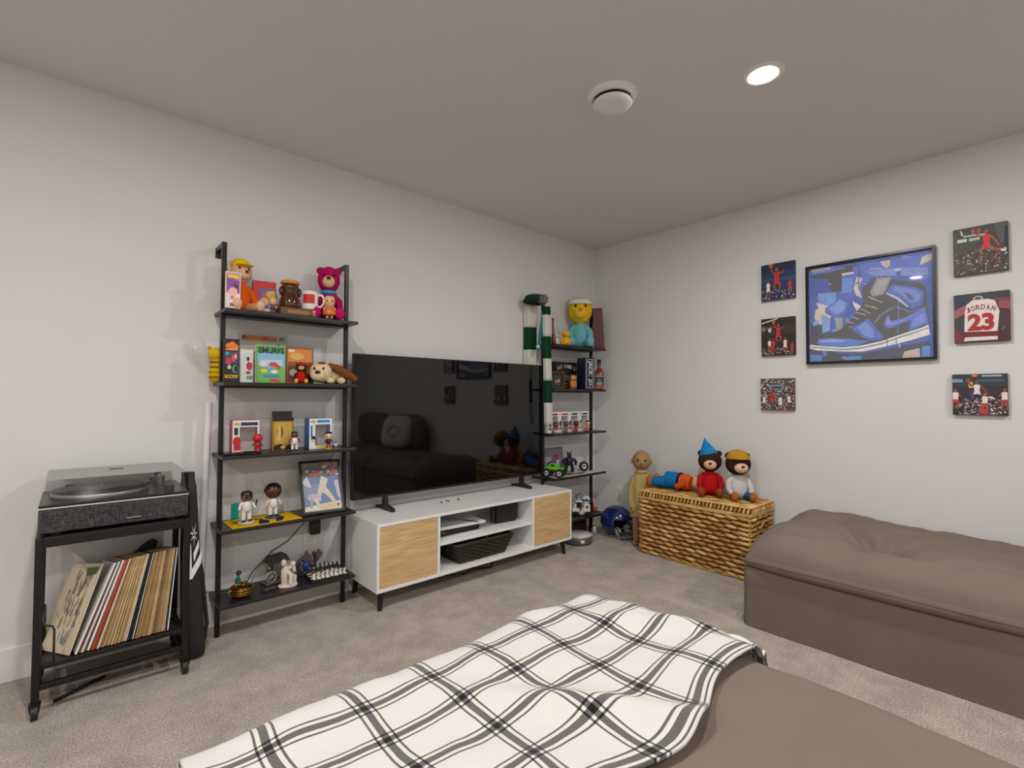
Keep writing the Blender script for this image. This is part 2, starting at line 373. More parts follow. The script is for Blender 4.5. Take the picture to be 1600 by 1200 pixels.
# ------------------------------------------------------------------ record cart
CX0, CX1, CY0, CY1 = -3.545, -3.108, -.375, -.085
t = thing('record_cart', 'black metal rolling cart holding the turntable and records', 'cart', ((CX0+CX1)/2, (CY0+CY1)/2, 0))
xo, yo = (CX0+CX1)/2, (CY0+CY1)/2
def L(x, y, z): return (x-xo, y-yo, z)
for x in (CX0, CX1):
    for y in (CY0, CY1):
        MB().box(L(x, y, .335), (.022, .022, .57)).build('leg', BLACKM, t, .002)
        c = MB().cyl(L(x-.009, y-.012, .025), L(x+.009, y-.012, .025), .025, n=20).build('caster', mat('222022', .5), t, .003)
        MB().prism([(-.012, .026), (.012, .026), (.016, .052), (-.016, .052)], -.02, .014).build('fork', BLACKM, c)
        COL.objects[-1].location = L(x, y-.004, 0)
for y in (CY0, CY1):
    MB().bx(CX0+.011-xo, CX1-.011-xo, y-yo-.011, y-yo+.011, .585, .62).build('top_rail', BLACKM, t, .002)
    zr = .163 if y == CY0 else .107
    MB().bx(CX0+.011-xo, CX1-.011-xo, y-yo-.009, y-yo+.009, zr, zr+.017).build('shelf_rail', BLACKM, t, .002)
MB().bx(CX0+.011-xo, CX1-.011-xo, CY0-yo-.009, CY0-yo+.009, .092, .112).build('lower_rail', BLACKM, t, .002)
for x in (CX0, CX1):
    MB().bx(x-xo-.011, x-xo+.011, CY0-yo+.011, CY1-yo-.011, .585, .62).build('side_rail', BLACKM, t, .002)
    MB().bx(x-xo-.009, x-xo+.009, CY0-yo+.011, CY1-yo-.011, .13, .147).build('side_rail', BLACKM, t, .002)
    MB().bx(x-xo-.009, x-xo+.009, CY0-yo+.011, CY1-yo-.011, .065, .083).build('side_rail', BLACKM, t, .002)
MB().bx(CX0+.01-xo, CX1-.01-xo, CY0-yo, CY1-yo, .612, .622).build('top_panel', BLACK, t)
MB().box(((CX0+CX1)/2-xo, 0, .1405), (CX1-CX0-.02, CY1-CY0-.03, .012), (-.2, 0, 0)).build('record_tray', BLACK, t)
MB().tube([L(CX0+.045, CY0-.003, .17), L(CX0+.045, CY0-.003, .29), L(CX0+.040, CY0+.004, .302), L(CX0+.02, CY0+.03, .302), L(CX0+.014, CY0+.10, .30), L(CX0+.014, CY1-.02, .30), L(CX0+.014, CY1-.004, .12)], .0035, 8).build('wire_divider', BLACKM, t)
# turntable
TT0, TT1, TYF, TYB, TZ = -3.550, -3.108, -.392, -.045, .6225
t = thing('turntable', 'record player with grey fabric front and clear lid', 'turntable', ((TT0+TT1)/2, (TYF+TYB)/2, TZ))
w2, d2 = (TT1-TT0)/2, (TYB-TYF)/2
for sx in (-1, 1):
    for sy in (-1, 1): MB().cyl((sx*(w2-.05), sy*(d2-.05), 0), (sx*(w2-.05), sy*(d2-.05), .013), .02, n=16).build('rubber_foot', BLACK, t)
def fabric():
    mt = bpy.data.materials.new('speaker_fabric'); mt.use_nodes = True; nt = mt.node_tree; bs = nt.nodes['Principled BSDF']
    bs.inputs['Roughness'].default_value = .95; tc = nt.nodes.new('ShaderNodeTexCoord')
    out = None
    for sc in ((60, 60, 420), (420, 60, 60)):
        mp = nt.nodes.new('ShaderNodeMapping'); mp.inputs['Scale'].default_value = sc; nt.links.new(tc.outputs['Object'], mp.inputs[0])
        n = nt.nodes.new('ShaderNodeTexNoise'); n.inputs['Scale'].default_value = 1.; n.inputs['Detail'].default_value = 2; nt.links.new(mp.outputs[0], n.inputs['Vector'])
        if out is None: out = n.outputs[0]
        else:
            ad = nt.nodes.new('ShaderNodeMath'); ad.operation = 'ADD'; nt.links.new(out, ad.inputs[0]); nt.links.new(n.outputs[0], ad.inputs[1]); out = ad.outputs[0]
    hf = nt.nodes.new('ShaderNodeMath'); hf.operation = 'MULTIPLY'; hf.inputs[1].default_value = .5; nt.links.new(out, hf.inputs[0])
    r = nt.nodes.new('ShaderNodeValToRGB'); e = r.color_ramp.elements
    e[0].position = .38; e[0].color = lin('17171A')+(1,); e[1].position = .66; e[1].color = lin('565557')+(1,)
    nt.links.new(hf.outputs[0], r.inputs[0]); nt.links.new(r.outputs[0], bs.inputs['Base Color']); return mt
MB().bx(-w2, w2, -d2, d2, .013, .098).build('plinth', fabric(), t, .006, 3)
MB().bx(-w2-.001, w2+.001, -d2-.001, d2+.001, .098, .102).build('white_trim', mat('D8D6D2', .4), t)
MB().bx(-w2, w2, -d2, d2, .102, .112).build('deck', mat('1C1B1A', .3, .2), t, .002)
pl = MB().lathe([(.001, .112), (.148, .112), (.152, .116), (.152, .128), (.148, .131), (.001, .131)], 48, (-.045, 0, 0)).build('platter', mat('9C9C9E', .42, .8), t)
rc = MB().lathe([(.001, .1315), (.15, .1315), (.15, .134), (.001, .134)], 48, (-.045, 0, 0)).build('vinyl_record', mat('0C0C0C', .4, var=.3, spec=.3), pl)
MB().lathe([(.001, .1342), (.05, .1342), (.05, .1348), (.001, .1348)], 32, (-.045, 0, 0)).build('paper_label', mat('8A8C90', .5), pl)
MB().cyl((-.045, 0, .134), (-.045, 0, .148), .0035, n=10).build('spindle', mat('C8C8C8', .2, 1.), pl)
ta = MB().cyl((.15, .09, .112), (.15, .09, .15), .022, n=20).tube([(.15, .13, .152), (.15, .09, .154), (.135, -.02, .152), (.09, -.075, .146)], .0045, 8).build('tonearm', mat('9A9A9C', .3, .8), t)
MB().box((.085, -.082, .143), (.016, .026, .01), (0, 0, -.6)).build('headshell', BLACK, ta)
MB().cyl((.15, .13, .152), (.15, .155, .152), .012, n=14).build('counterweight', mat('505052', .3, .8), ta)
kn = MB().cyl((.165, -.10, .112), (.165, -.10, .132), .016, n=20).build('knob', BLACK, t)
MB().box((.165, -.04, .117), (.022, .035, .01)).build('cue_lever', mat('3A3A3A', .4), t, .002)
MB().box((.045, -d2-.002, .034), (.055, .003, .01)).build('name_plate', mat('2A2A2A', .3), t, .001)
MB().box((.045, -d2-.0038, .034), (.045, .0006, .003)).build('name_print', mat('A8A8A8', .4), t)
lid = MB()
A = [(-w2+.004, -d2+.004), (w2-.004, -d2+.004), (w2-.004, d2-.004), (-w2+.004, d2-.004)]
B_ = [(-w2+.016, -d2+.03), (w2-.016, -d2+.03), (w2-.016, d2-.004), (-w2+.016, d2-.004)]
vs = [(x, y, .1125) for x, y in A]+[(x, y, .197) for x, y in B_]
lid._add(vs, [(0, 1, 5, 4), (1, 2, 6, 5), (2, 3, 7, 6), (3, 0, 4, 7)], False); lid.mat = 1; lid._add(vs, [(4, 5, 6, 7)], False)
lm = [mat('8A8B8C', .1, var=0, alpha=.06, spec=.15), mat('B2B2B0', .45, var=.05, alpha=.72, spec=.3)]  # clear sides; top panel has the wall's reflection put in as milky grey
lo = lid.build('dust_cover', lm, t, label='clear smoky plastic lid, wall reflection painted milky grey on its top'); so = lo.modifiers.new('s', 'SOLIDIFY'); so.thickness = .003
MB().box((0, .04, .1985), (.045, .012, .002)).build('lid_badge', BLACK, lo)
for s in (-1, 1): MB().box((s*.14, d2+.004, .115), (.03, .014, .03)).build('hinge', BLACK, t)
# record sleeves
random.seed(5)
RS = .315; seq = []
def add(n, cols, th, kind): 
    for i in range(n): seq.append((random.choice(cols), th*random.uniform(.85, 1.15), kind))
TAN = ['B89A6C', 'A88858', 'C6AC80', '9C7B4C', 'B59058', 'CDB68C', '8E7048']
add(1, ['DCCDB0'], .0035, 'art'); add(1, ['E8E6E2'], .006, 'white'); add(2, ['7A5C40', '9A7C44'], .004, 'tan'); add(1, ['E4E2E4'], .006, 'white2')
add(2, ['4A3A38', '7C6A60'], .0035, 'tan'); add(1, ['ECECEC'], .009, 'white3'); add(1, ['8A5A38'], .004, 'tan'); add(1, ['D8432A'], .006, 'red'); add(2, ['8C3A24', '9A7A4C'], .0035, 'tan')
add(1, ['E6E0D4'], .004, 'cream'); add(15, TAN, .0042, 'tan'); add(2, ['E4E0D8', 'D8CFC0'], .0035, 'cream2'); add(1, ['121212'], .008, 'black'); add(1, ['121212'], .008, 'black2')
add(1, ['DAD6CE'], .003, 'cream3'); add(1, ['2A2624'], .003, 'tan'); add(19, TAN, .0042, 'tan'); add(2, ['2C2A2A', '3A3634'], .003, 'dark'); add(1, ['F0F0F0'], .004, 'white4')
LB = {'art': 'record sleeve with a worn painted cover, leftmost in the cart', 'white': 'white-edged record sleeve directly behind the worn painted cover', 'white2': 'thin pale record sleeve, second white edge from the left', 'white3': 'thick bright white record box set left of the red sleeve', 'red': 'bright red record sleeve in the cart', 'cream': 'cream record edge just right of the red sleeve', 'cream2': 'pale record edge just left of the black box sets', 'black': 'wide black record box, left one of the black pair', 'black2': 'wide black record box, right one of the black pair', 'cream3': 'cream record edge just right of the black boxes', 'dark': 'dark record edge near the right end of the row', 'white4': 'white record sleeve at the right end of the row', 'tan': 'worn tan and brown record sleeve edge in the packed row'}
ORD = ['first', 'second', 'third', 'fourth', 'fifth', 'sixth', 'seventh', 'eighth', 'ninth', 'tenth', 'eleventh', 'twelfth', 'thirteenth', 'fourteenth', 'fifteenth', 'sixteenth', 'seventeenth', 'eighteenth', 'nineteenth', 'twentieth']
MARK = {'white': 'white edge behind the painted cover', 'white2': 'thin pale second white edge', 'white3': 'thick white box set', 'red': 'bright red sleeve', 'cream': 'cream edge beside the red sleeve', 'cream3': 'cream edge beside the black boxes'}
def rec_label(i, kind):
    if kind in ('cream2', 'dark'):
        f = seq[i-1][2] == kind; return LB[kind]+(', right one of two' if f else ', left one of two')
    if kind != 'tan': return LB[kind]
    j, cnt = i, 0
    while seq[j][2] not in MARK:
        cnt += seq[j][2] == 'tan'; j -= 1
    return f"worn tan record sleeve, {ORD[cnt-1]} right of the {MARK[seq[j][2]]}"
tot = sum(s[1]+.0009 for s in seq); xcur = 0.; n = len(seq)
EDGE = {}
for i, (c, th, kind) in enumerate(seq):
    f = i/(n-1)
    ang = math.radians(21-14.5*f)
    bx0 = CX0+.085+(CX1-.058-CX0-.085)*(xcur+th/2)/tot if i else -3.505
    t_ = thing('record_sleeve', rec_label(i, kind), 'record', (bx0, -.215+random.uniform(-.006, .004), .1525+th/2*math.sin(ang)), 0, 'record sleeves in the cart', rx=-.2, ry=ang)
    k = (round(th, 3), c, kind)
    if k not in EDGE:
        mbs = MB().box((0, 0, RS/2), (th*.72, RS, RS))
        EDGE[k] = mbs.mesh('sleeve', mat(c, .7, var=.35 if kind == 'tan' else .12, scale=25, bump=.3, bscale=160))
    link('sleeve', EDGE[k], t_)
    if kind == 'art': t_.rotation_euler = (-.2, math.radians(21), math.radians(13))
    if kind == 'art':
        # the front cover faces left (-x)
        rr = random.Random(3); sh = []
        for _ in range(46):
            u, v = rr.uniform(.32, .9), rr.uniform(.05, .85); cc = rr.choice(['6D86A0', '8FA3B0', '4E6A8C', '7C8A6A', 'A98C5C', 'C4B898', '8C7A60', '5C7C90', 'B07848'])
            a = rr.uniform(.02, .06); sh.append((cc, limb([(u, v), (u+rr.uniform(-.05, .05), v+rr.uniform(.05, .16))], [a, a*.5])))
        sh += [('5A6A34', [(.7, .86), (.95, .9), (.97, .98), (.6, .97)]), ('9C5A30', limb([(.62, .62), (.72, .8)], [.02, .05]))]
        pr = printed('cover_art', t_, .30, .30, 0, [], 'DCCDB0'); me = pr.data; bpy.data.objects.remove(pr)
        pr = printed('cover_art', t_, .30, .30, -.0001, sh, 'DCCDB0'); pr.rotation_euler = (0, 0, math.radians(-90)); pr.location = (-th*.36-.0004, 0, .0075)
    xcur += th+.0009
t = thing('padded_bag', 'black padded bag propped behind the record row', 'bag', (-3.21, -.055, .37), 0, ry=.62)
# ------------------------------------------------------------------ bat bag, tube
bpy.data.objects.remove(t)
t = thing('bat_bag', 'tall black sports bag with a white starburst leaning beside the cart', 'bag', (-3.056, -.235, 0), 2, rx=-.10, ry=-.024)
BAGM = mat('1C1B1C', .65, var=.2, bump=.3, bscale=300)
def bagf(u, v):
    a = 2*math.pi*u; z = v*.78; r = 1. if .03 < v < .95 else .82
    wx, wy = (.036-.017*v)*r, .085*r
    q = .35
    x = math.copysign(abs(math.cos(a))**q, math.cos(a))*wx; y = math.copysign(abs(math.sin(a))**q, math.sin(a))*wy
    return (x+.003*fbm(z*9, a), y, z+.004)
bg = MB(); bg.grid(bagf, 32, 26)
bg._add([bagf(i/32, 0) for i in range(32)], [tuple(reversed(range(32)))], False); bg._add([bagf(i/32, 1) for i in range(32)], [tuple(range(32))], False)
bg.build('bag_body', BAGM, t)
st = []
for k in range(7):
    a = k*2*math.pi/7+.2; b = a+.16; c = a-.16; R = .1 if k % 2 else .07
    st.append(('E6E6E8', [(.5+.05*math.cos(c-.3), .78+.02*math.sin(c-.3)), (.5+R*3.6*math.cos(a), .78+R*math.sin(a)), (.5+.05*math.cos(b+.3), .78+.02*math.sin(b+.3))]))
st += [('E6E6E8', [(.12, .46), (.3, .46), (.3, .70), (.12, .80)]), ('E6E6E8', [(.3, .46), (.9, .56), (.88, .63), (.3, .53)]), ('E6E6E8', [(.46, .58), (.8, .68), (.82, .74), (.42, .64)]), ('E6E6E8', [(.9, .56), (.98, .66), (.6, .57)])]
pr = printed('star_print', t, .056, .5, 0, st); pr.location = (0, -.0885, .07); pr.scale = (1, 1, 1.15)
MB().tube([(.036, -.03, .05), (.05, -.03, .12), (.046, -.02, .22), (.042, -.01, .33), (.03, 0, .42)], .008, 8).build('carry_strap', BAGM, t)
t = thing('shoulder_bag', 'black nylon bag slung behind the record row against the wall', 'bag', (-3.285, -.052, .36), 0, ry=.75)
MB().ell((0, 0, 0), (.03, .014, .16), 12, 10, p=.6).build('bag_body', BAGM, t); MB().box((.0, -.016, .03), (.03, .004, .2)).build('strap', BAGM, t)
o = MB().cyl((0, 0, 0), (0, 0, 1.09), .0165, .0145, 20).build('poster_tube', mat('E2E1E6', .35, var=.02)); o.location = (-3.015, -.09, .002); o.rotation_euler = (-.063, .035, 0)
tag(o, 'long thin white tube leaning on the wall beside the left shelf', 'tube')
t = thing('drumstick', 'short black rod lying on the carpet under the cart', 'rod', (-3.42, -.26, .007), 31)
MB().cyl((-.09, 0, 0), (.08, 0, 0), .007, .006, 10).build('shaft', BLACK, t); MB().cyl((.08, 0, 0), (.1, 0, 0), .003, .002, 8).build('tip', mat('8A8A8A', .3, .8), t)
# ------------------------------------------------------------------ sofa pieces
SOFA = mat('7A6C62', .85, var=.10, scale=6, bump=.35, bscale=380, spec=.2)
SOFAD = mat('655A51', .9, var=.08, scale=9)
def cushion(name, x0, x1, y0, y1, z0, z1, parent, mt, puff, edge=.10, n=90, under=.02):
    """pillow-topped slab: rounded rim, relief added by puff(x,y); origin of parent subtracted"""
    ox, oy, oz = parent.location
    mb = MB()
    def e(d): d = max(0, min(1, d/edge)); return math.sqrt(max(0, 1-(1-d)**2))
    def top(u, v):
        x, y = x0+(x1-x0)*u, y0+(y1-y0)*v
        d = min(u*(x1-x0), (1-u)*(x1-x0)); q = min(v*(y1-y0), (1-v)*(y1-y0))
        k = e(d)*e(q)
        zz = z0+under+(z1-z0-under)*(.25+.75*k)+puff(x, y)*min(1, k*1.2)
        a, b = 2*u-1, 2*v-1; q = .10
        x = (x0+x1)/2+(x1-x0)/2*a*math.sqrt(1-q*b**4); y = (y0+y1)/2+(y1-y0)/2*b*math.sqrt(1-q*a**4)
        return (x-ox, y-oy, zz-oz)
    mb.grid(top, n, n)
    rim = [top(i/n, 0) for i in range(n)]+[top(1, i/n) for i in range(n)]+[top(1-i/n, 1) for i in range(n)]+[top(0, 1-i/n) for i in range(n)]
    cx, cy = (x0+x1)/2-ox, (y0+y1)/2-oy
    R = len(rim); vs = list(rim)
    for k, (sc, dz) in enumerate(((.012, -.4), (.010, -.75), (-.01, -1.))):
        for p in rim:
            dx, dy = p[0]-cx, p[1]-cy; ex = sc/((x1-x0)/2); ey = sc/((y1-y0)/2)
            h = p[2]-(z0-oz); vs.append((p[0]+dx*ex, p[1]+dy*ey, p[2]+h*dz))
    fs = [(k*R+i, (k+1)*R+i, (k+1)*R+(i+1) % R, k*R+(i+1) % R) for k in range(3) for i in range(R)]
    mb._add(vs, fs, True); mb._add(vs[3*R:], [tuple(range(R))], False)
    return mb.build(name, mt, parent)
def bulge_base(name, x0, x1, y0, y1, z1, parent, mt, wav=.004):
    ox, oy, oz = parent.location; mb = MB(); hx, hy = (x1-x0)/2, (y1-y0)/2; cx, cy = (x0+x1)/2, (y0+y1)/2
    r = .035; per = []
    for sx, sy, a0 in ((1, 1, 0), (-1, 1, 90), (-1, -1, 180), (1, -1, 270)):
        for k in range(7):
            a = math.radians(a0+k*15); per.append((sx*(hx-r)+r*math.cos(a), sy*(hy-r)+r*math.sin(a), math.cos(a), math.sin(a)))
    P = []
    for i in range(len(per)):
        a, b = per[i], per[(i+1) % len(per)]; m_ = 24 if i % 7 == 6 else 1
        for k in range(m_): P.append(tuple(a[j]+(b[j]-a[j])*k/m_ for j in range(4)))
    N = len(P); Z = [0, .02, .06, .12, .18, .24, z1-.02, z1-.004, z1]; vs = []
    for zi, z in enumerate(Z):
        for (x, y, nx, ny) in P:
            d = wav*fbm(x*3+cx, y*3+cy, z*4)+(.0 if zi < len(Z)-2 else -.006 if zi == len(Z)-2 else -.02)
            vs.append((x+nx*d+cx-ox, y+ny*d+cy-oy, z+.002-oz))
    mb._add(vs, [(k*N+i, k*N+(i+1) % N, (k+1)*N+(i+1) % N, (k+1)*N+i) for k in range(len(Z)-1) for i in range(N)], True)
    mb._add(vs[-N:], [tuple(range(N))], False); mb._add(vs[:N], [tuple(reversed(range(N)))], False)
    return mb.build(name, mt, parent)
def seam(name, pts, parent, r=.0022):
    ox, oy, oz = parent.location
    return MB().tube([(x-ox, y-oy, z-oz) for x, y, z in pts], r, 6, True).build(name, SOFAD, parent)
def ring(x0, x1, y0, y1, z, r=.05, n=6, zf=None):
    P = []
    for cx, cy, a0 in ((x1-r, y1-r, 0), (x0+r, y1-r, 90), (x0+r, y0+r, 180), (x1-r, y0+r, 270)):
        for k in range(n+1):
            a = math.radians(a0+90*k/n); P.append((cx+r*math.cos(a), cy+r*math.sin(a), z))
    return P
# ottoman by the right wall
OX0, OX1, OY0, OY1 = -.965, -.03, -2.80, -1.69
t = thing('ottoman', 'wide taupe fabric ottoman with a puffy cushion along the right wall', 'ottoman', ((OX0+OX1)/2, (OY0+OY1)/2, 0))
bulge_base('base', OX0, OX1, OY0, OY1, .285, t, SOFA)
x0_ = OX0
def puffA(x, y):
    dx, dy = x+.66, y+2.19
    d = math.hypot(dx, dy)
    a = math.atan2(dy, dx)
    z = -.06*math.exp(-(d/.10)**2)
    for ang, ln, wd, am in ((.62, .5, .022, .045), (2.0, .45, .025, .035), (-.75, .55, .03, .038), (-2.2, .5, .04, .02), (3.0, .35, .03, .018), (-.2, .6, .02, .026), (1.2, .4, .02, .03)):
        l = dx*math.cos(ang)+dy*math.sin(ang); p_ = -dx*math.sin(ang)+dy*math.cos(ang)
        if l > 0: z -= am*math.exp(-(p_/(wd+.10*l))**2)*math.exp(-(l/ln)**2)
    z += .035*math.exp(-((x+.30)**2/.10+(y+1.87)**2/.05))+.022*math.exp(-((x+.75)**2/.06+(y+1.86)**2/.04))+.02*math.exp(-((x+.75)**2/.05+(y+2.48)**2/.03))
    z += .012*fbm(x*5, y*5)+.006*fbm(x*14+y*8, y*5, 3)+.004*fbm(x*6, y*26, 4)*min(1, max(0, (x0_-x+.25)/.25))
    return z
cu = cushion('cushion', OX0-.012, OX1, OY0, OY1+.006, .287, .448, t, SOFA, puffA, .16, 110)
seam('welt', ring(OX0-.022, OX1+.008, OY0-.01, OY1+.015, .325), t)
# chaise in the foreground
HX0, HX1, HY0, HY1 = -3.32, -2.045, -3.0, -1.60
t = thing('chaise', 'low taupe fabric chaise in the foreground under the plaid blanket', 'chaise', ((HX0+HX1)/2, (HY0+HY1)/2, 0))
bulge_base('base', HX0, HX1, HY0, HY1, .285, t, SOFA)
def puffB(x, y): return .012*fbm(x*2.2, y*2.2, 5)+.003*fbm(x*9, y*9, 2)
cushion('cushion', HX0, HX1+.008, HY0, HY1+.006, .287, .425, t, SOFA, puffB, .10, 110)
seam('welt', ring(HX0-.01, HX1+.018, HY0-.01, HY1+.015, .325), t)
# sofa seats along the right wall behind the ottoman (seen in the television)
t = thing('sofa', 'taupe sofa seats with back cushions reflected in the television', 'sofa', (-.5, -3.6, 0))
bulge_base('base', OX0, -.03, -4.6, -2.84, .285, t, SOFA)
for a, b in ((-3.71, -2.84), (-4.6, -3.73)):
    cushion('seat_cushion', OX0, -.03, a, b, .287, .45, t, SOFA, puffB, .14, 40)
    MB().ell((.335, (a+b)/2+3.6, .66), (.12, (b-a)/2-.01, .23), 24, 14, p=.55).build('back_cushion', SOFA, t)
t = thing('throw_pillow', 'white patterned throw pillow on the sofa reflected in the television', 'pillow', (-.42, -3.12, .47), -115, rx=-.3)
MB().ell((0, 0, .21), (.22, .075, .21), 24, 14, p=.6).build('pillow_case', cloth_m('DCD6CC'), t)
MB().tube([(-.1, -.078, .2), (0, -.082, .28), (.1, -.078, .2), (0, -.082, .12)], .006, 6, True).build('embroidery', cloth_m('8A7C6C'), t)
# plaid blanket
def plaid():
    mt = bpy.data.materials.new('plaid_wool'); mt.use_nodes = True; nt = mt.node_tree; bs = nt.nodes['Principled BSDF']
    bs.inputs['Roughness'].default_value = .95; bs.inputs['Specular IOR Level'].default_value = .1; bs.inputs['Sheen Weight'].default_value = .2
    uv = nt.nodes.new('ShaderNodeUVMap'); sp = nt.nodes.new('ShaderNodeSeparateXYZ'); nt.links.new(uv.outputs[0], sp.inputs[0])
    def mth(op, a, b=None):
        n = nt.nodes.new('ShaderNodeMath'); n.operation = op
        for i, v in enumerate((a, b)):
            if v is None: continue
            if isinstance(v, (int, float)): n.inputs[i].default_value = v
            else: nt.links.new(v, n.inputs[i])
        return n.outputs[0]
    nz = nt.nodes.new('ShaderNodeTexNoise'); nz.inputs['Scale'].default_value = 550; nt.links.new(uv.outputs[0], nz.inputs['Vector'])
    tot = None
    for ax, per in ((0, .176), (1, .118)):
        f = mth('FRACT', mth('DIVIDE', sp.outputs[ax], per))
        w_ = .176/per
        for c, hw in ((.5, .045*w_), (.5-.105*w_, .014*w_), (.5+.105*w_, .014*w_)):
            d = mth('ABSOLUTE', mth('SUBTRACT', f, c)); s = mth('LESS_THAN', d, hw)
            tot = s if tot is None else mth('ADD', tot, s)
    th = mth('MULTIPLY', tot, mth('ADD', mth('MULTIPLY', nz.outputs[0], .5), .58))
    cl = nt.nodes.new('ShaderNodeClamp'); nt.links.new(th, cl.inputs[0])
    mx = nt.nodes.new('ShaderNodeMix'); mx.data_type = 'RGBA'; mx.inputs[6].default_value = lin('D6D3CF')+(1,); mx.inputs[7].default_value = lin('161719')+(1,)
    nt.links.new(cl.outputs[0], mx.inputs[0]); nt.links.new(mx.outputs[2], bs.inputs['Base Color'])
    bp = nt.nodes.new('ShaderNodeBump'); bp.inputs['Strength'].default_value = .35; bp.inputs['Distance'].default_value = .002
    nt.links.new(nz.outputs[0], bp.inputs['Height']); nt.links.new(bp.outputs[0], bs.inputs['Normal']); return mt
def chaise_top(x, y):
    def e(d): d = max(0, min(1, d/.10)); return math.sqrt(max(0, 1-(1-d)**2))
    k = e(HX1+.008-x)*e(HY1+.006-y)
    return .287+.02+(.425-.287-.02)*(.25+.75*k)+puffB(x, y)*min(1, k*1.2)
BU0, BU1, BV0, BV1 = -3.30, -1.965, -1.47, -2.225      # blanket extent in cloth metres (x', y')
NU, NV = 210, 120
def blanket_pt(s, t_):
    # s along x, t_ along -y; parts past the cushion rim hang down
    xe, ye = HX1+.045, HY1+.028
    x, y = s, t_
    wv = .022*math.sin(y*7+x*2.3)+.015*math.sin(x*9-y*4)
    drop = 0; bx_, by_ = 0, 0
    if x > xe-.015: drop += (x-xe+.015); bx_ = 1; x = xe-.015+.012*min(1, drop*8)
    if y > ye-.015: q = y-ye+.015; drop += q; by_ = 1; y = ye-.015+.012*min(1, q*8)
    z = chaise_top(min(x, HX1), min(y, HY1))+.014
    if drop: z = z-drop*(1 if by_ else .55)+.004; x += .6*drop if (bx_ and not by_) else 0
    else:
        fl = .018*max(0, fbm(s*3.1, t_*3.1, 1, 2))+.012*abs(math.sin(s*6+t_*9))*max(0, fbm(s*2, t_*2, 9, 2)+.2)
        # two soft folds running diagonally
        for c0, am in ((-3.62, .03), (-4.15, .028), (-4.62, .034), (-5.15, .026)):
            d = (s*1.0+t_*.75)-c0; fl += am*math.exp(-(d/.055)**2)*(.6+.4*math.sin(t_*8))
        edge = max(0, (-2.05-t_)/.175); fl += .012*edge
        z += fl
    ex = .03*fbm(s*2.5, t_*2.5, 4, 2)
    return (x+ex*.6, y+.5*ex+(.03*math.sin(s*5.5)+.02*math.sin(s*13))*max(0, min(1, (-2.05-t_)/.15)), max(z, .05))
mb = MB(); mb.grid(lambda u, v: blanket_pt(BU0+(BU1-BU0)*u, BV0+(BV1-BV0)*v), NU, NV)
me = mb.mesh('plaid_blanket', plaid()); ul = me.uv_layers.new(name='UVMap')
for lp in me.loops:
    i, j = lp.vertex_index % (NU+1), lp.vertex_index//(NU+1)
    s, tq = BU0+(BU1-BU0)*i/NU, BV0+(BV1-BV0)*j/NV
    ul.data[lp.index].uv = (s+.018*fbm(s*3, tq*3, 8, 2)+2.277+.176*40.5, tq+.016*fbm(s*3, tq*3, 12, 2)+1.735+.118*40.5)
bl = link('plaid_blanket', me); so = bl.modifiers.new('s', 'SOLIDIFY'); so.thickness = .007; so.offset = 1
tag(bl, 'white blanket with black plaid lines spread over the chaise', 'blanket')
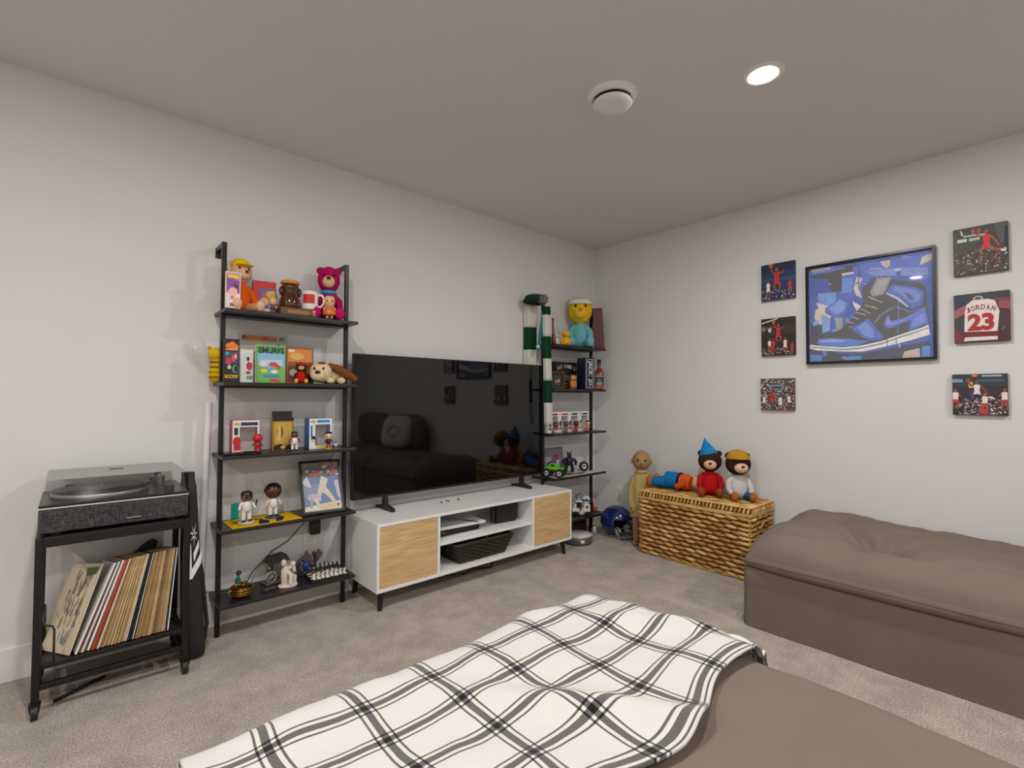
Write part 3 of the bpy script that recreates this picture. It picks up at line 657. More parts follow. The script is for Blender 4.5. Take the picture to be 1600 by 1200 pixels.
# ------------------------------------------------------------------ generic toys
def plush(name, label, loc, rz, Hh, head, muzzle, body, arm, leg, foot, ear=None, hat=None, group=None, eyes=True, rx=0., ry=0., stand=False, wide=1.0, hs=1.0, cat='plush toy', collar=None, nose='2A2020'):
    """a plain stuffed toy bear, front to -y, seated on z=0"""
    t = thing(name, label, cat, loc, rz, group, rx, ry); k = Hh
    lz = .30*k if stand else 0.
    tb = .22*k if stand else .0
    body_h = .26*k if not stand else .24*k
    bz = tb+body_h*.95
    MB().lathe([(.001, tb+.01*k), (.13*k*wide, tb+.02*k), (.19*k*wide, tb+.12*k), (.185*k*wide, tb+.22*k), (.15*k*wide, tb+.36*k), (.10*k*wide, tb+.46*k), (.06*k, tb+.50*k), (.001, tb+.51*k)], 18).build('body', plush_m(body), t)
    hz = tb+(.48+.18*hs)*k; kk = k; k = k*hs
    hd = MB().ell((0, -.01*k, hz), (.20*k*wide, .18*k*wide, .19*k), 20, 14).build('head', plush_m(head), t)
    MB().ell((0, -.16*k*wide, hz-.05*k), (.11*k*wide, .09*k, .085*k), 16, 10).build('muzzle', plush_m(muzzle), hd)
    MB().ell((0, -.245*k, hz-.02*k), (.03*k, .02*k, .022*k), 10, 8).build('nose', vinyl_m(nose), hd)
    for s in (-1, 1):
        k = kk*hs
        if eyes: MB().ell((s*.07*k, -.165*k*wide, hz+.05*k), .02*k, 10, 8).build('eye', vinyl_m('0E0E0E'), hd)
        MB().ell((s*.145*k*wide, .02*k, hz+.13*k), (.06*k, .03*k, .055*k), 12, 8).build('ear', plush_m(ear or head), hd)
        k = kk
        MB().tube([(s*.10*k*wide, 0, tb+.42*k), (s*.20*k*wide, -.03*k, tb+.33*k), (s*.22*k*wide, -.12*k, tb+.2*k), (s*.20*k*wide, -.16*k, tb+.15*k)], [.055*k, .06*k, .055*k, .045*k], 10).ell((s*.195*k*wide, -.175*k, tb+.14*k), .052*k, 10, 8).build('arm', plush_m(arm), t)
        if stand:
            MB().tube([(s*.09*k, 0, tb+.08*k), (s*.095*k, 0, .12*k), (s*.095*k, 0, .04*k)], [.08*k, .07*k, .06*k], 10).build('leg', plush_m(leg), t)
            MB().ell((s*.1*k, -.04*k, .04*k), (.065*k, .1*k, .04*k), 12, 8).build('foot', plush_m(foot), t)
        else:
            MB().tube([(s*.10*k, -.05*k, .085*k), (s*.15*k, -.2*k, .08*k), (s*.17*k, -.30*k, .075*k)], [.085*k, .08*k, .07*k], 10).build('leg', plush_m(leg), t)
            MB().ell((s*.175*k, -.34*k, .095*k), (.075*k, .06*k, .095*k), 12, 8).build('foot', plush_m(foot), t)
    if collar: MB().lathe([(.09*k, tb+.44*k), (.125*k, tb+.46*k), (.115*k, tb+.5*k), (.08*k, tb+.49*k)], 16).build('collar', cloth_m(collar), t)
    if hat:
        kind, hc = hat; k = kk*hs
        if kind == 'cone':
            MB().lathe([(.165*k, hz+.11*k), (.15*k, hz+.15*k), (.095*k, hz+.24*k), (.04*k, hz+.34*k), (.004*k, hz+.41*k)], 16, (0, .02*k, 0)).build('hat', cloth_m(hc), t)
            COL.objects[-1].rotation_euler = (0, -.22, 0); COL.objects[-1].location = (.22*hz, 0, .02*hz)
        elif kind == 'cap':
            c = MB().lathe([(.19*k*wide, hz+.09*k), (.18*k*wide, hz+.14*k), (.13*k*wide, hz+.205*k), (.03*k, hz+.235*k)], 18, (0, .015*k, 0)).build('hat', cloth_m(hc), t)
            MB().ell((0, -.16*k, hz+.10*k), (.14*k, .09*k, .014*k), 14, 6).build('brim', cloth_m(hc), c)
        elif kind == 'tuft':
            for q in range(7):
                a = -.5+q/6.; MB().tube([(a*.12*k, 0, hz+.17*k), (a*.2*k, .01*k, hz+.26*k), (a*.3*k, 0, hz+.3*k-abs(a)*.06*k)], [.03*k, .024*k, .008*k], 6).build('yarn_tuft', plush_m(hc), hd)
        elif kind == 'band':
            MB().lathe([(.205*k*wide, hz+.08*k), (.19*k*wide, hz+.14*k), (.16*k*wide, hz+.16*k), (.18*k*wide, hz+.08*k)], 18, (0, -.01*k, 0)).build('headband', cloth_m(hc), t)
            for q in range(8):
                a = -.5+q/7.; MB().ell((a*.3*k*wide, -.02*k, hz+.185*k-.05*k*abs(a)), (.022*k, .06*k, .035*k), 8, 6).build('band_loop', cloth_m('CFCFCB' if q % 2 else hc), t)
    return t
def vinyl(name, label, loc, rz, Hh, head, body, arm, leg, hair=None, skin=None, group=None, cat='figurine', base=None, cap=None, bigness=1., headp=.75, eyes='15120F', flag=None, prop=None, faceless=False):
    """small big-headed vinyl figure, front to -y, standing on z=0"""
    t = thing(name, label, cat, loc, rz, group); k = Hh
    z0 = 0.
    if base: z0 = .04*k; MB().lathe([(.20*k, 0), (.2*k, .03*k), (.17*k, .04*k)], 18).build('base', vinyl_m(base), t)
    for s in (-1, 1):
        MB().tube([(s*.07*k, 0, z0+.30*k), (s*.075*k, 0, z0+.1*k), (s*.078*k, -.01*k, z0+.03*k)], [.06*k, .055*k, .05*k], 10).build('leg', vinyl_m(leg), t)
        MB().ell((s*.08*k, -.03*k, z0+.025*k), (.05*k, .075*k, .025*k), 10, 6).build('shoe', vinyl_m('1A1A1A'), t)
        MB().tube([(s*.11*k, 0, z0+.47*k), (s*.17*k, -.01*k, z0+.40*k), (s*.2*k, -.05*k, z0+.31*k)], [.035*k, .038*k, .032*k], 8).build('arm', vinyl_m(arm), t)
    MB().lathe([(.10*k, z0+.26*k), (.125*k, z0+.30*k), (.115*k, z0+.40*k), (.10*k, z0+.48*k), (.05*k, z0+.52*k)], 14).build('torso', vinyl_m(body), t)
    hr = .215*k*bigness; hz = z0+.5*k+hr*.9
    hd = MB().ell((0, 0, hz), (hr, hr*.88, hr*.95), 18, 12, p=headp).build('head', vinyl_m(head), t)
    if not faceless:
        for s in (-1, 1): MB().ell((s*hr*.45, -hr*.80, hz-.02*k), (.032*k, .018*k, .036*k), 10, 8).build('eye', vinyl_m(eyes), hd)
    if hair: 
        hm = MB(); hm.ell((0, hr*.08, hz+hr*.12), (hr*1.06, hr*.92, hr*.95), 18, 10, p=headp)
        o = hm.build('hair', vinyl_m(hair), hd)
        # keep only the part above the brow and behind the ears
        me = o.data; import bmesh as _b
        b = _b.new(); b.from_mesh(me)
        _b.ops.delete(b, geom=[v for v in b.verts if v.co.z < hz+hr*.28 and v.co.y < hr*.1 or v.co.z < hz-hr*.4], context='VERTS'); b.to_mesh(me); b.free()
    if cap:
        c = MB().lathe([(hr*1.02, hz+hr*.25), (hr*.98, hz+hr*.7), (hr*.6, hz+hr*1.02), (hr*.05, hz+hr*1.1)], 16).build('cap', vinyl_m(cap), hd)
        MB().ell((.0, -hr*1.1, hz+hr*.32), (hr*.7, hr*.55, .012*k), 14, 6).build('brim', vinyl_m(cap), hd)
    if flag: MB().grid(lambda u, v: (-.2*k-.2*k*u, -.02*k+.02*k*math.sin(u*5), z0+.1*k+.4*k*v), 6, 8).build('flag', cloth_m(flag), t); o = COL.objects[-1]; so = o.modifiers.new('s', 'SOLIDIFY'); so.thickness = .003
    if prop: MB().tube([(.2*k, -.05*k, z0+.31*k), (.26*k, -.02*k, z0+.5*k)], .02*k, 8).build('prop', vinyl_m(prop), t)
    return t
def case(name, label, cat, loc, rz, w_, d_, h_, side, front, shapes, rx=0., txt=(), group=None, ry=0.):
    """printed box or disc case, front to -y, standing on z=0"""
    t = thing(name, label, cat, loc, rz, group, rx, ry)
    MB().box((0, 0, h_/2), (w_, d_, h_)).build('carton', card_m(side), t, .0008)
    printed('front_print', t, w_*.98, h_*.985, -d_/2-.0003, shapes, front, z0=h_*.0075)
    for b, tw, th, u, v, c, rot in txt:
        text('lettering', b, tw, th, print_m(c), t, ((u-.5)*w_, -d_/2-.0034, v*h_), (math.pi/2, rot, 0), bold=.02)
    return t
def windowed(name, label, loc, rz, w_, d_, h_, side, frame, shapes, group, header='2A2A3A'):
    t = thing(name, label, 'toy box', loc, rz, group)
    a = .003
    MB().bx(-w_/2, w_/2, d_/2-a, d_/2, 0, h_).bx(-w_/2, -w_/2+a, -d_/2, d_/2-a, 0, h_).bx(w_/2-a, w_/2, -d_/2, d_/2-a, 0, h_).bx(-w_/2+a, w_/2-a, -d_/2, d_/2-a, 0, a).bx(-w_/2+a, w_/2-a, -d_/2, d_/2-a, h_-a, h_).build('carton', card_m(side), t)
    fr = MB(); y0, y1 = -d_/2-.0015, -d_/2
    fr.bx(-w_/2, w_/2, y0, y1, h_*.80, h_).bx(-w_/2, w_/2, y0, y1, 0, h_*.10).bx(-w_/2, -w_/2+w_*.26, y0, y1, h_*.1, h_*.8).bx(w_/2-w_*.07, w_/2, y0, y1, h_*.1, h_*.8)
    fr.build('front_frame', card_m(frame), t)
    printed('front_print', t, w_, h_, y0-.0003, shapes)
    MB().bx(-w_/2+w_*.26, w_/2-w_*.07, y1+.0005, y1+.001, h_*.1, h_*.8).build('window_film', mat('DADADA', .08, var=0, alpha=.07), t)
    MB().bx(-w_/2+a, w_/2-a, d_/2-a-.002, d_/2-a-.0005, a, h_-a).build('inner_back', mat('E6E2DE', .5), t)
    MB().bx(-w_*.3, w_*.4, -d_*.2, d_*.35, a, h_*.12).build('inner_tray', mat('E2E2E2', .2, alpha=.5), t)
    return t
Z1, Z2, Z3, Z4, Z5 = [z+.0004 for z in SHELF_Z[::-1]]
# ---- left shelf, top
plush('plush_doll', 'big tan plush toy in an orange suit and yellow hat, top left', (-2.866, -.10, Z1), 8, .30, 'E0B48E', 'E8BE98', 'E0601E', 'E0601E', 'DDAA80', 'E2B692', hat=('cap', 'E8C01E'), ear='E0B48E', wide=.80)
rr = random.Random(11)
case('video_case', 'pink and purple video cassette case at the left end of the top tier', 'video case', (-2.922, -.20, Z1), -6, .062, .03, .172, 'C8B048', 'E4D8E0', [('C870B0', rect(.06, .94, .42, .97)), ('8A4AA0', [(.06, .5), (.94, .42), (.94, .75), (.06, .9)]), ('E8D21E', rect(.14, .86, .83, .93)), ('F0C0A8', circ(.5, .45, .3, .13)), ('D8826A', circ(.45, .3, .12, .05)), ('4A3050', [(.55, .7), (.85, .62), (.8, .54), (.6, .6)]), ('C8384A', rect(.3, .7, .06, .14)), ('3A4A88', rect(.55, .85, .14, .2))])
case('storage_box', 'red box with a blue and yellow front behind the brown figurine', 'box', (-2.757, -.085, Z1), -8, .105, .045, .172, '9A1A24', 'C8242E', [('3A6AC0', rect(.3, .98, .05, .78)), ('2A3A70', rect(.3, .6, .05, .3)), ('E8C838', [(.5, .5), (.95, .55), (.95, .75), (.6, .7)]), ('C86030', circ(.55, .6, .16, .1)), ('E0B890', circ(.5, .4, .2, .12)), ('F0E0C0', rect(.35, .9, .12, .2)), ('D0B04A', circ(.75, .62, .16, .08))])
vinyl('hat_figurine', 'small seated figurine in brown and yellow before the red box', (-2.745, -.195, Z1), -8, .085, 'E2B088', '5A3A2A', 'E2B088', '5A3A2A', hair='D8B030', eyes='3A2418')
t = thing('stand_block', 'long low brown wooden block carrying the jar and the mug', 'display stand', (-2.612, -.15, Z1), -3)
MB().box((0, 0, .022), (.185, .09, .044)).build('block', mat('6A4A2A', .5, var=.3, scale=30), t, .006); MB().box((0, -.0455, .022), (.12, .002, .018)).build('front_plate', mat('9A7440', .4), t)
t = thing('glass_jar', 'amber brown glass jar with a wooden lid on the top tier', 'jar', (-2.648, -.14, Z1+.0445), 0)
MB().lathe([(.001, 0), (.050, 0), (.053, .01), (.047, .045), (.036, .075), (.034, .085), (.041, .098), (.043, .108), (.036, .122), (.001, .122)], 28).build('jar_body', mat('4A2410', .12, var=.15, scale=40, coat=.5), t)
MB().lathe([(.001, .122), (.043, .122), (.045, .127), (.045, .135), (.041, .139), (.001, .139)], 28).build('wooden_lid', mat('C88A34', .5, var=.15, scale=30), t)
for s in (-1, 1): MB().ell((s*.043, -.005, .085), (.012, .014, .024), 10, 8).build('handle', mat('4A2410', .12, var=.15, scale=40, coat=.5), t)
t = thing('mug', 'white ceramic mug with a red print on the top tier', 'mug', (-2.553, -.155, Z1+.0445), -28)
MB().lathe([(.001, 0), (.038, 0), (.041, .004), (.041, .094), (.038, .096), (.036, .092), (.036, .008), (.001, .006)], 28).build('cup', vinyl_m('EDECEA'), t)
MB().tube([(.039, 0, .08), (.058, 0, .082), (.070, 0, .065), (.068, 0, .035), (.054, 0, .018), (.039, 0, .02)], .006, 10).build('handle', vinyl_m('EDECEA'), t)
mbp = MB(); mbp.grid(lambda u, v: (.0416*math.sin((u-.5)*1.5), -.0416*math.cos((u-.5)*1.5), .03+.048*v), 10, 2); mbp.build('red_print', print_m('C8262A'), t)
vinyl('orange_doll', 'small doll in an orange dress and grey scarf, front right of the top tier', (-2.468, -.205, Z1), -20, .145, 'E6B48A', 'D8701E', 'E6B48A', 'E6B48A', hair='DCC068', eyes='3A2A1A', bigness=.85)
MB().lathe([(.034, .022), (.036, .03), (.026, .06), (.016, .074)], 16).build('dress', vinyl_m('D8701E'), COL.objects['orange_doll']); MB().lathe([(.018, .066), (.024, .07), (.022, .077), (.014, .078)], 14).build('scarf', vinyl_m('A8A49A'), COL.objects['orange_doll'])
plush('magenta_plush', 'tall magenta plush animal with a cream muzzle, right end of the top tier', (-2.433, -.10, Z1), -22, .34, 'B0145C', 'E8BC94', 'B0145C', 'B0145C', 'B0145C', 'C01868', wide=.76, hs=1.12, collar='4A9CC8')
vinyl('tiny_figurine', 'tiny tan figurine at the shelf edge below the mug', (-2.552, -.217, Z1), -20, .04, 'E0B080', 'C88A3A', 'E0B080', 'B07830', hair='6A4020')
# ---- left shelf, second tier
case('game_case', 'black video case with orange title reading ROCKIN at its foot', 'video case', (-2.921, -.195, Z2), -6, .064, .03, .20, '1A1210', '1C1614', [('E8782A', [(.1, .80), (.9, .76), (.95, .84), (.55, .95), (.12, .88)]), ('E89A3A', rect(.1, .9, .74, .78)), ('4A3A70', rect(.06, .94, .42, .72)), ('C03A3A', circ(.3, .48, .18, .09)), ('D84A4A', circ(.62, .55, .14, .08)), ('E8B060', circ(.75, .6, .1, .06)), ('3A9CA0', circ(.2, .66, .14, .04)), ('5A9A90', circ(.75, .3, .22, .1)), ('241C24', circ(.8, .3, .14, .08)), ('C0C0C8', circ(.35, .34, .12, .05))], txt=(("ROCKIN'", .054, .018, .5, .13, 'E8C82A', 0),))
t = thing('striped_toy', 'yellow striped toy with a clear plastic funnel past the left shelf post', 'toy', (-2.957, -.055, Z2), 0)
MB().lathe([(.001, 0), (.026, .004), (.028, .05), (.024, .09), (.02, .11), (.001, .112)], 14).build('body', plush_m('D8B01E'), t)
MB().ell((-.005, 0, .138), (.03, .028, .03), 14, 10).build('head', plush_m('E0BC2A'), t)
for q in range(4): MB().lathe([(.0265, .02+q*.024), (.030-.001*q, .024+q*.024), (.0265, .03+q*.024)], 14).build('stripe', plush_m('8A6414'), t)
for s in (-1, 1): MB().ell((-.005+s*.022, 0, .162), (.009, .006, .012), 8, 6).build('ear', plush_m('C89A1A'), t)
fn = MB().lathe([(.018, 0), (.022, .01), (.040, .10), (.047, .15), (.0475, .152), (.046, .15), (.039, .10), (.02, .012)], 24, caps=False).build('clear_funnel', mat('E8ECEC', .1, var=0, alpha=.13, spec=.6), t, label='clear plastic funnel')
fn.location = (-.022, .012, .06); fn.rotation_euler = (0, -.5, 0)
case('record_jacket', 'pale grey printed card with an orange band, at the back of second tier', 'card', (-2.735, -.026, Z2), 0, .225, .006, .258, 'B8B2A4', 'B4AEA2', [('B8742A', rect(.03, .78, .86, .955)), ('C04A2A', rect(.45, .6, .88, .94)), ('5A4A38', rect(.03, .1, .87, .945)), ('6A6458', rect(.83, .94, .88, .95)), ('C8B82A', circ(.4, .77, .09, .05)), ('1E1A18', [(.28, .6), (.35, .69), (.5, .7), (.62, .64), (.62, .58), (.3, .58)])], rx=-.04, txt=(('D', .016, .024, .82, .75, '8A2A30', 0),))
case('white_book', 'narrow white book with a red picture, left of the green case', 'book', (-2.832, -.095, Z2), -4, .058, .015, .165, 'E8E6E2', 'ECEAE8', [('C8323A', circ(.7, .5, .24, .13)), ('3A3A44', circ(.6, .72, .12, .07)), ('C83A3A', circ(.62, .3, .2, .05)), ('5A9AC8', rect(.5, .95, .1, .2)), ('6AB070', circ(.6, .16, .15, .05))], rx=-.05)
sm = [('5AA84A', rect(.05, .97, .78, .97)), ('8CC0E0', rect(.05, .97, .4, .8)), ('B8D8E8', rect(.12, .9, .45, .62)), ('7CB85A', [(.05, .05), (.97, .05), (.97, .42), (.7, .5), (.4, .38), (.05, .46)]), ('D83A4A', [(.4, .46), (.5, .55), (.65, .56), (.85, .42), (.8, .36), (.6, .44)]), ('E8E4E0', circ(.25, .5, .12, .07)), ('3A90C8', rect(.25, .8, .14, .22)), ('5AB0DC', circ(.5, .36, .1, .05)), ('E0D84A', circ(.28, .32, .12, .05)), ('D84848', [(.45, .03), (.5, .1), (.65, .12), (.8, .07), (.85, .02)]), ('E8F0E8', circ(.62, .3, .12, .05))]
case('disc_case', 'green and blue disc case with dark block title on the second tier', 'disc case', (-2.730, -.125, Z2), -5, .138, .015, .19, 'DCE4D4', '6CB04E', sm, rx=-.07, txt=(('SMURFS', .118, .03, .52, .865, '10284E', 0),))
case('amber_disc_case', 'amber and brown disc case behind the small red plush', 'disc case', (-2.588, -.125, Z2), -5, .135, .015, .19, '2A2420', '9A5A2A', [('D88A3A', rect(.06, .95, .6, .95)), ('E0B060', circ(.4, .75, .25, .1)), ('7A3A1A', rect(.06, .95, .05, .5)), ('C0B8B0', circ(.25, .3, .14, .1)), ('E8D8C8', rect(.08, .3, .86, .94))], rx=-.07)
plush('red_plush', 'small plush bear in a red dress on the second tier', (-2.600, -.182, Z2), -18, .13, '4A2E22', 'E2B890', 'C0201E', '3A2A24', 'C0201E', 'E0A83A', hat=('band', 'C8221E'), wide=1.0)
t = thing('plush_dog', 'cream plush dog lying at the right end of the second tier', 'plush toy', (-2.445, -.168, Z2), -10)
CR = plush_m('DCC8A0'); BR = plush_m('7A4A24')
MB().ell((.0, .02, .04), (.07, .05, .04), 18, 10).build('body', CR, t)
h = MB().ell((-.055, -.03, .06), (.058, .052, .055), 18, 12).ell((-.075, -.075, .045), (.038, .028, .03), 14, 10).build('head', CR, t)
MB().ell((-.082, -.102, .058), (.014, .010, .009), 10, 8).build('nose', vinyl_m('1A1414'), h)
for s in (-1, 1): MB().ell((-.072+s*.022, -.078, .078), (.006, .005, .008), 8, 6).build('eye', vinyl_m('120E0E'), h)
MB().tube([(-.015, -.02, .10), (.025, -.035, .085), (.075, -.052, .055), (.122, -.06, .022)], [.014, .02, .024, .016], 10).build('ear', BR, h); MB().tube([(-.095, -.02, .10), (-.115, -.03, .075), (-.118, -.035, .04)], [.012, .018, .012], 10).build('ear', BR, h)
MB().ell((-.055, -.06, .108), (.02, .014, .006), 10, 6).build('eyebrow', BR, h)
for x, y in ((-.01, -.05), (.045, -.05), (.045, .04)): MB().ell((x, y, .018), (.022, .034, .018), 12, 8).build('paw', CR, t)
MB().tube([(.055, .045, .055), (.072, .05, .08), (.07, .05, .1)], [.012, .011, .006], 8).build('tail', plush_m('2A2220'), t)
# ---- left shelf, third tier
windowed('collector_box', 'white and red windowed toy box behind the red vinyl figure', (-2.838, -.10, Z3), -4, .115, .09, .158, 'C8343A', 'E6E2E4', [('2A2A4A', rect(.3, .94, .84, .94)), ('C8B060', circ(.16, .89, .12, .05)), ('23264A', rect(.06, .2, .56, .78)), ('C8202A', circ(.16, .36, .14, .16)), ('C8202A', rect(.05, .3, .1, .24)), ('D04A5A', rect(.3, .7, .02, .08))], 'windowed toy boxes')
vinyl('red_figure', 'plain red vinyl figure with a big smooth head, third tier', (-2.800, -.186, Z3), -18, .10, 'C41822', 'B8141E', '2A2A34', 'B8141E', base='C41822', headp=.85, faceless=True)
t = thing('sunglasses_case', 'flat glossy black tray at the front of the third tier', 'case', (-2.868, -.20, Z3), -2)
MB().prism([(-.075, 0), (.075, 0), (.08, .012), (-.08, .012)], -.028, .028).build('tray', mat('0E0E10', .15), t, .004); MB().box((.03, -.0, .0135), (.05, .03, .003)).build('clip', mat('1C1C20', .2), t, .001)
t = thing('blister_pack', 'gold and black hanging pack behind the basketball figurine', 'toy pack', (-2.664, -.10, Z3), -3)
MB().box((0, 0, .0825), (.10, .05, .165)).build('carton', mat('B08A2E', .3, .3, var=.2, scale=30), t, .001); MB().box((0, .0, .1815), (.096, .004, .033)).build('hang_tab', BLACK, t)
printed('front_print', t, .1, .165, -.0253, [('1A1410', rect(0, 1, .9, 1)), ('C8A24A', rect(.1, .9, .2, .86)), ('8A6420', circ(.35, .55, .16, .2)), ('1A1612', [(.05, .02), (.95, .02), (.95, .2), (.6, .12), (.4, .2), (.05, .14)]), ('D8B860', circ(.5, .1, .12, .05)), ('E0C070', limb([(.3, .3), (.32, .75)], [.2, .1]))])
vinyl('basketball_figurine', 'basketball player figurine in a white jersey beside the gold pack', (-2.622, -.165, Z3), -14, .128, '6A4028', 'E8E6E2', '6A4028', 'E4E2DE', hair='1A1412', bigness=.6, prop='C86A28')
windowed('collector_box', 'white and blue windowed toy box on the right of the third tier', (-2.482, -.105, Z3), -4, .115, .09, .158, '2A6AA8', 'E8ECEE', [('3A8ACC', rect(.34, .9, .86, .95)), ('C8B060', circ(.17, .9, .12, .05)), ('2A80C8', rect(.06, .14, .4, .78)), ('E8C82A', rect(.3, .9, .03, .09)), ('1A1A1A', circ(.18, .34, .1, .09)), ('E8C8A8', circ(.17, .26, .09, .06))], 'windowed toy boxes')
vinyl('black_head_figure', 'vinyl figure with black hair, red shorts and yellow feet, third tier', (-2.455, -.185, Z3), -18, .092, 'E8C09A', '16151A', '16151A', 'C0281E', hair='141214', base='D8B81E')
t = thing('tea_light', 'small white tea light at the right end of the third tier', 'candle', (-2.385, -.10, Z3)); MB().lathe([(.001, 0), (.012, 0), (.012, .016), (.001, .016)], 16).build('wax', vinyl_m('EDECE8'), t); MB().cyl((0, 0, .016), (0, 0, .021), .0008, n=6).build('wick', BLACK, t)
# ---- left shelf, fourth tier
t = thing('rally_towel', 'yellow towel with navy print spread on the fourth tier', 'towel', (-2.755, -.125, Z4), 1)
mb = MB(); mb.grid(lambda u, v: ((u-.5)*.315, (v-.5)*.195, .0012+.0012*(1+fbm(u*6, v*5))), 30, 20); o = mb.build('towel_cloth', cloth_m('E2B416'), t); so = o.modifiers.new('s', 'SOLIDIFY'); so.thickness = .002; so.offset = -1
def towel_print(poly): return [((u-.5)*.315, (v-.5)*.195) for u, v in poly]
for poly in ([(.38, .05), (.52, .05), (.56, .3), (.48, .55), (.40, .3)], [(.62, .08), (.72, .1), (.82, .45), (.76, .6), (.66, .3)], [(.12, .45), (.5, .55), (.5, .62), (.12, .55)], [(.6, .62), (.8, .72), (.8, .78), (.6, .7)]):
    q = towel_print(poly); MB()._add([(x, y, .0042) for x, y in q], [tuple(range(len(q)))], False).build('navy_print', cloth_m('26304C'), t)
bz = Z4+.0046
vinyl('bobblehead', 'bobblehead in a dark cap and white uniform beside a teal flag', (-2.835, -.15, bz), 14, .19, '8A5A3C', 'E6E4E0', 'E6E4E0', 'E6E4E0', cap='22252C', base='C8BEB0', bigness=.62, flag='1C8A78', prop='22222A')
vinyl('pitcher_bobblehead', 'white-uniformed bobblehead with an oversized glossy brown head', (-2.705, -.115, bz), 6, .175, '5A2E1A', 'E8E6E2', 'D8C8B8', 'E6E4E0', base='3A4656', bigness=1.05, hair='16110F', faceless=False, eyes='2A140C', headp=1.0)
t = thing('photo_frame', 'black framed photograph of a baseball batter leaning on the fourth tier', 'picture frame', (-2.478, -.195, Z4+.003), -6, rx=-.42, ry=0)
fw_, fh_ = .212, .285
FRB = mat('1E1D1B', .35, var=.1)
MB().box((0, 0, fh_/2), (fw_, .006, fh_)).build('backing', BLACK, t)
for a in ((-fw_/2, -fw_/2+.012, 0, fh_), (fw_/2-.012, fw_/2, 0, fh_), (-fw_/2+.012, fw_/2-.012, 0, .012), (-fw_/2+.012, fw_/2-.012, fh_-.012, fh_)):
    MB().bx(a[0], a[1], -.012, -.003, a[2], a[3]).build('moulding', FRB, t, .001)
rr = random.Random(4); sh = [('4A74A8', rect(0, 1, .12, .68)), ('3F6CB4', rect(.45, .95, .2, .62)), ('7C86B0', rect(0, .45, .3, .55)), ('E0DCB8', [(0, .02), (1, .02), (1, .18), (.4, .14), (0, .1)]), ('D8C09A', rect(.4, .95, .03, .14)), ('2A2A30', rect(0, 1, .7, 1))]
for _ in range(40):
    u, v = rr.random(), rr.uniform(.72, 1); sh.append((rr.choice(['B04038', 'C8B8A8', '5A4A44', '8A5A3A', 'D8D0C8', '3A4A6A', 'A02A28']), circ(min(.95, max(.05, u)), min(.96, v), .05, .03, 7)))
sh += [('B02028', rect(.2, .48, .73, .80)), ('C8CAD8', limb([(.05, .66), (.2, .5)], [.2, .06])), ('D8CDC0', limb([(.6, .68), (.5, .45)], [.2, .18])), ('D8CBA8', limb([(.52, .48), (.72, .28), (.85, .1)], [.16, .1, .07])), ('CFC4B4', limb([(.48, .46), (.4, .3), (.42, .2)], [.15, .1, .07])), ('6A4A34', circ(.62, .76, .06, .045)), ('2A2A34', circ(.62, .79, .06, .035)), ('1A1614', limb([(.62, .84), (.4, .97)], [.03, .015])), ('C8BFCB', limb([(.9, .6), (.95, .3), (1., .2)], [.12, .09, .06])), ('B8ACBC', circ(.25, .28, .16, .08)), ('D0C8D0', limb([(.3, .26), (.4, .08)], [.1, .06])), ('A498A8', limb([(.2, .26), (.18, .08)], [.1, .06])), ('2A2426', circ(.9, .1, .04, .02))]
pr = printed('photograph', t, fw_-.024, fh_-.024, -.0035, sh, '4A74A8', z0=.012)
MB().bx(-fw_/2+.012, fw_/2-.012, -.0085, -.0078, .012, fh_-.012).build('glazing', mat('FFFFFF', .05, var=0, alpha=.06), t)
MB().box((0, .045, .11), (.05, .003, .2), (.5, 0, 0)).build('easel_leg', BLACK, t)
# ---- left shelf, lowest tier
t = thing('treasure_pot', 'gold banded pot ornament with a teal figure on its lid, lowest tier', 'ornament', (-2.852, -.15, Z5), 20)
MB().lathe([(.001, 0), (.034, 0), (.044, .012), (.052, .03), (.048, .044), (.036, .052), (.001, .056)], 24).build('pot', mat('5A3E12', .3, .7, var=.2), t)
for z, r in ((.014, .0465), (.026, .0515), (.038, .0505)): MB().lathe([(r, z-.003), (r+.0025, z), (r, z+.003), (r-.004, z)], 24).build('gold_band', mat('C89A3A', .25, .9), t)
rr = random.Random(8)
for _ in range(14):
    a, q = rr.uniform(0, 6.28), rr.uniform(.01, .032); MB().lathe([(.001, 0), (.008, 0), (.008, .003), (.001, .003)], 10).build('coin', mat('D8B04A', .25, .9), t); o = COL.objects[-1]; o.location = (q*math.cos(a), q*math.sin(a), .05+rr.uniform(0, .012)); o.rotation_euler = (rr.uniform(-.5, .5), rr.uniform(-.5, .5), 0)
f = MB().tube([(-.006, .01, .05), (-.01, .01, .075), (-.008, .01, .092)], [.014, .012, .006], 10).ell((-.008, .008, .103), .009, 12, 8).build('perched_figure', mat('2E6A62', .3, .3), t)
MB().lathe([(.001, .108), (.014, .108), (.012, .112), (.004, .12), (.001, .122)], 12, (-.008, .008, 0)).build('hat', mat('1E2A2A', .4), f)
for s in (-1, 1): MB().tube([(s*.04, 0, .04), (s*.062, 0, .036), (s*.058, 0, .018), (s*.046, 0, .016)], .004, 8).build('handle', mat('A8A8A0', .3, .8), t)
t = thing('carriage_ornament', 'silver carriage ornament with a dark roof and spoked wheel, lowest tier', 'ornament', (-2.675, -.065, Z5), 8)
PEW = mat('8C8A82', .35, .8, var=.25)
MB().box((0, 0, .006), (.12, .07, .012)).build('base', mat('6A5A50', .5), t, .003); MB().box((.012, .005, .065), (.06, .045, .07)).build('cabin', PEW, t, .004)
MB().prism([(-.045, .102), (.062, .102), (.045, .135), (-.02, .13)], -.03, .035).build('roof', mat('2A2E22', .5), t)
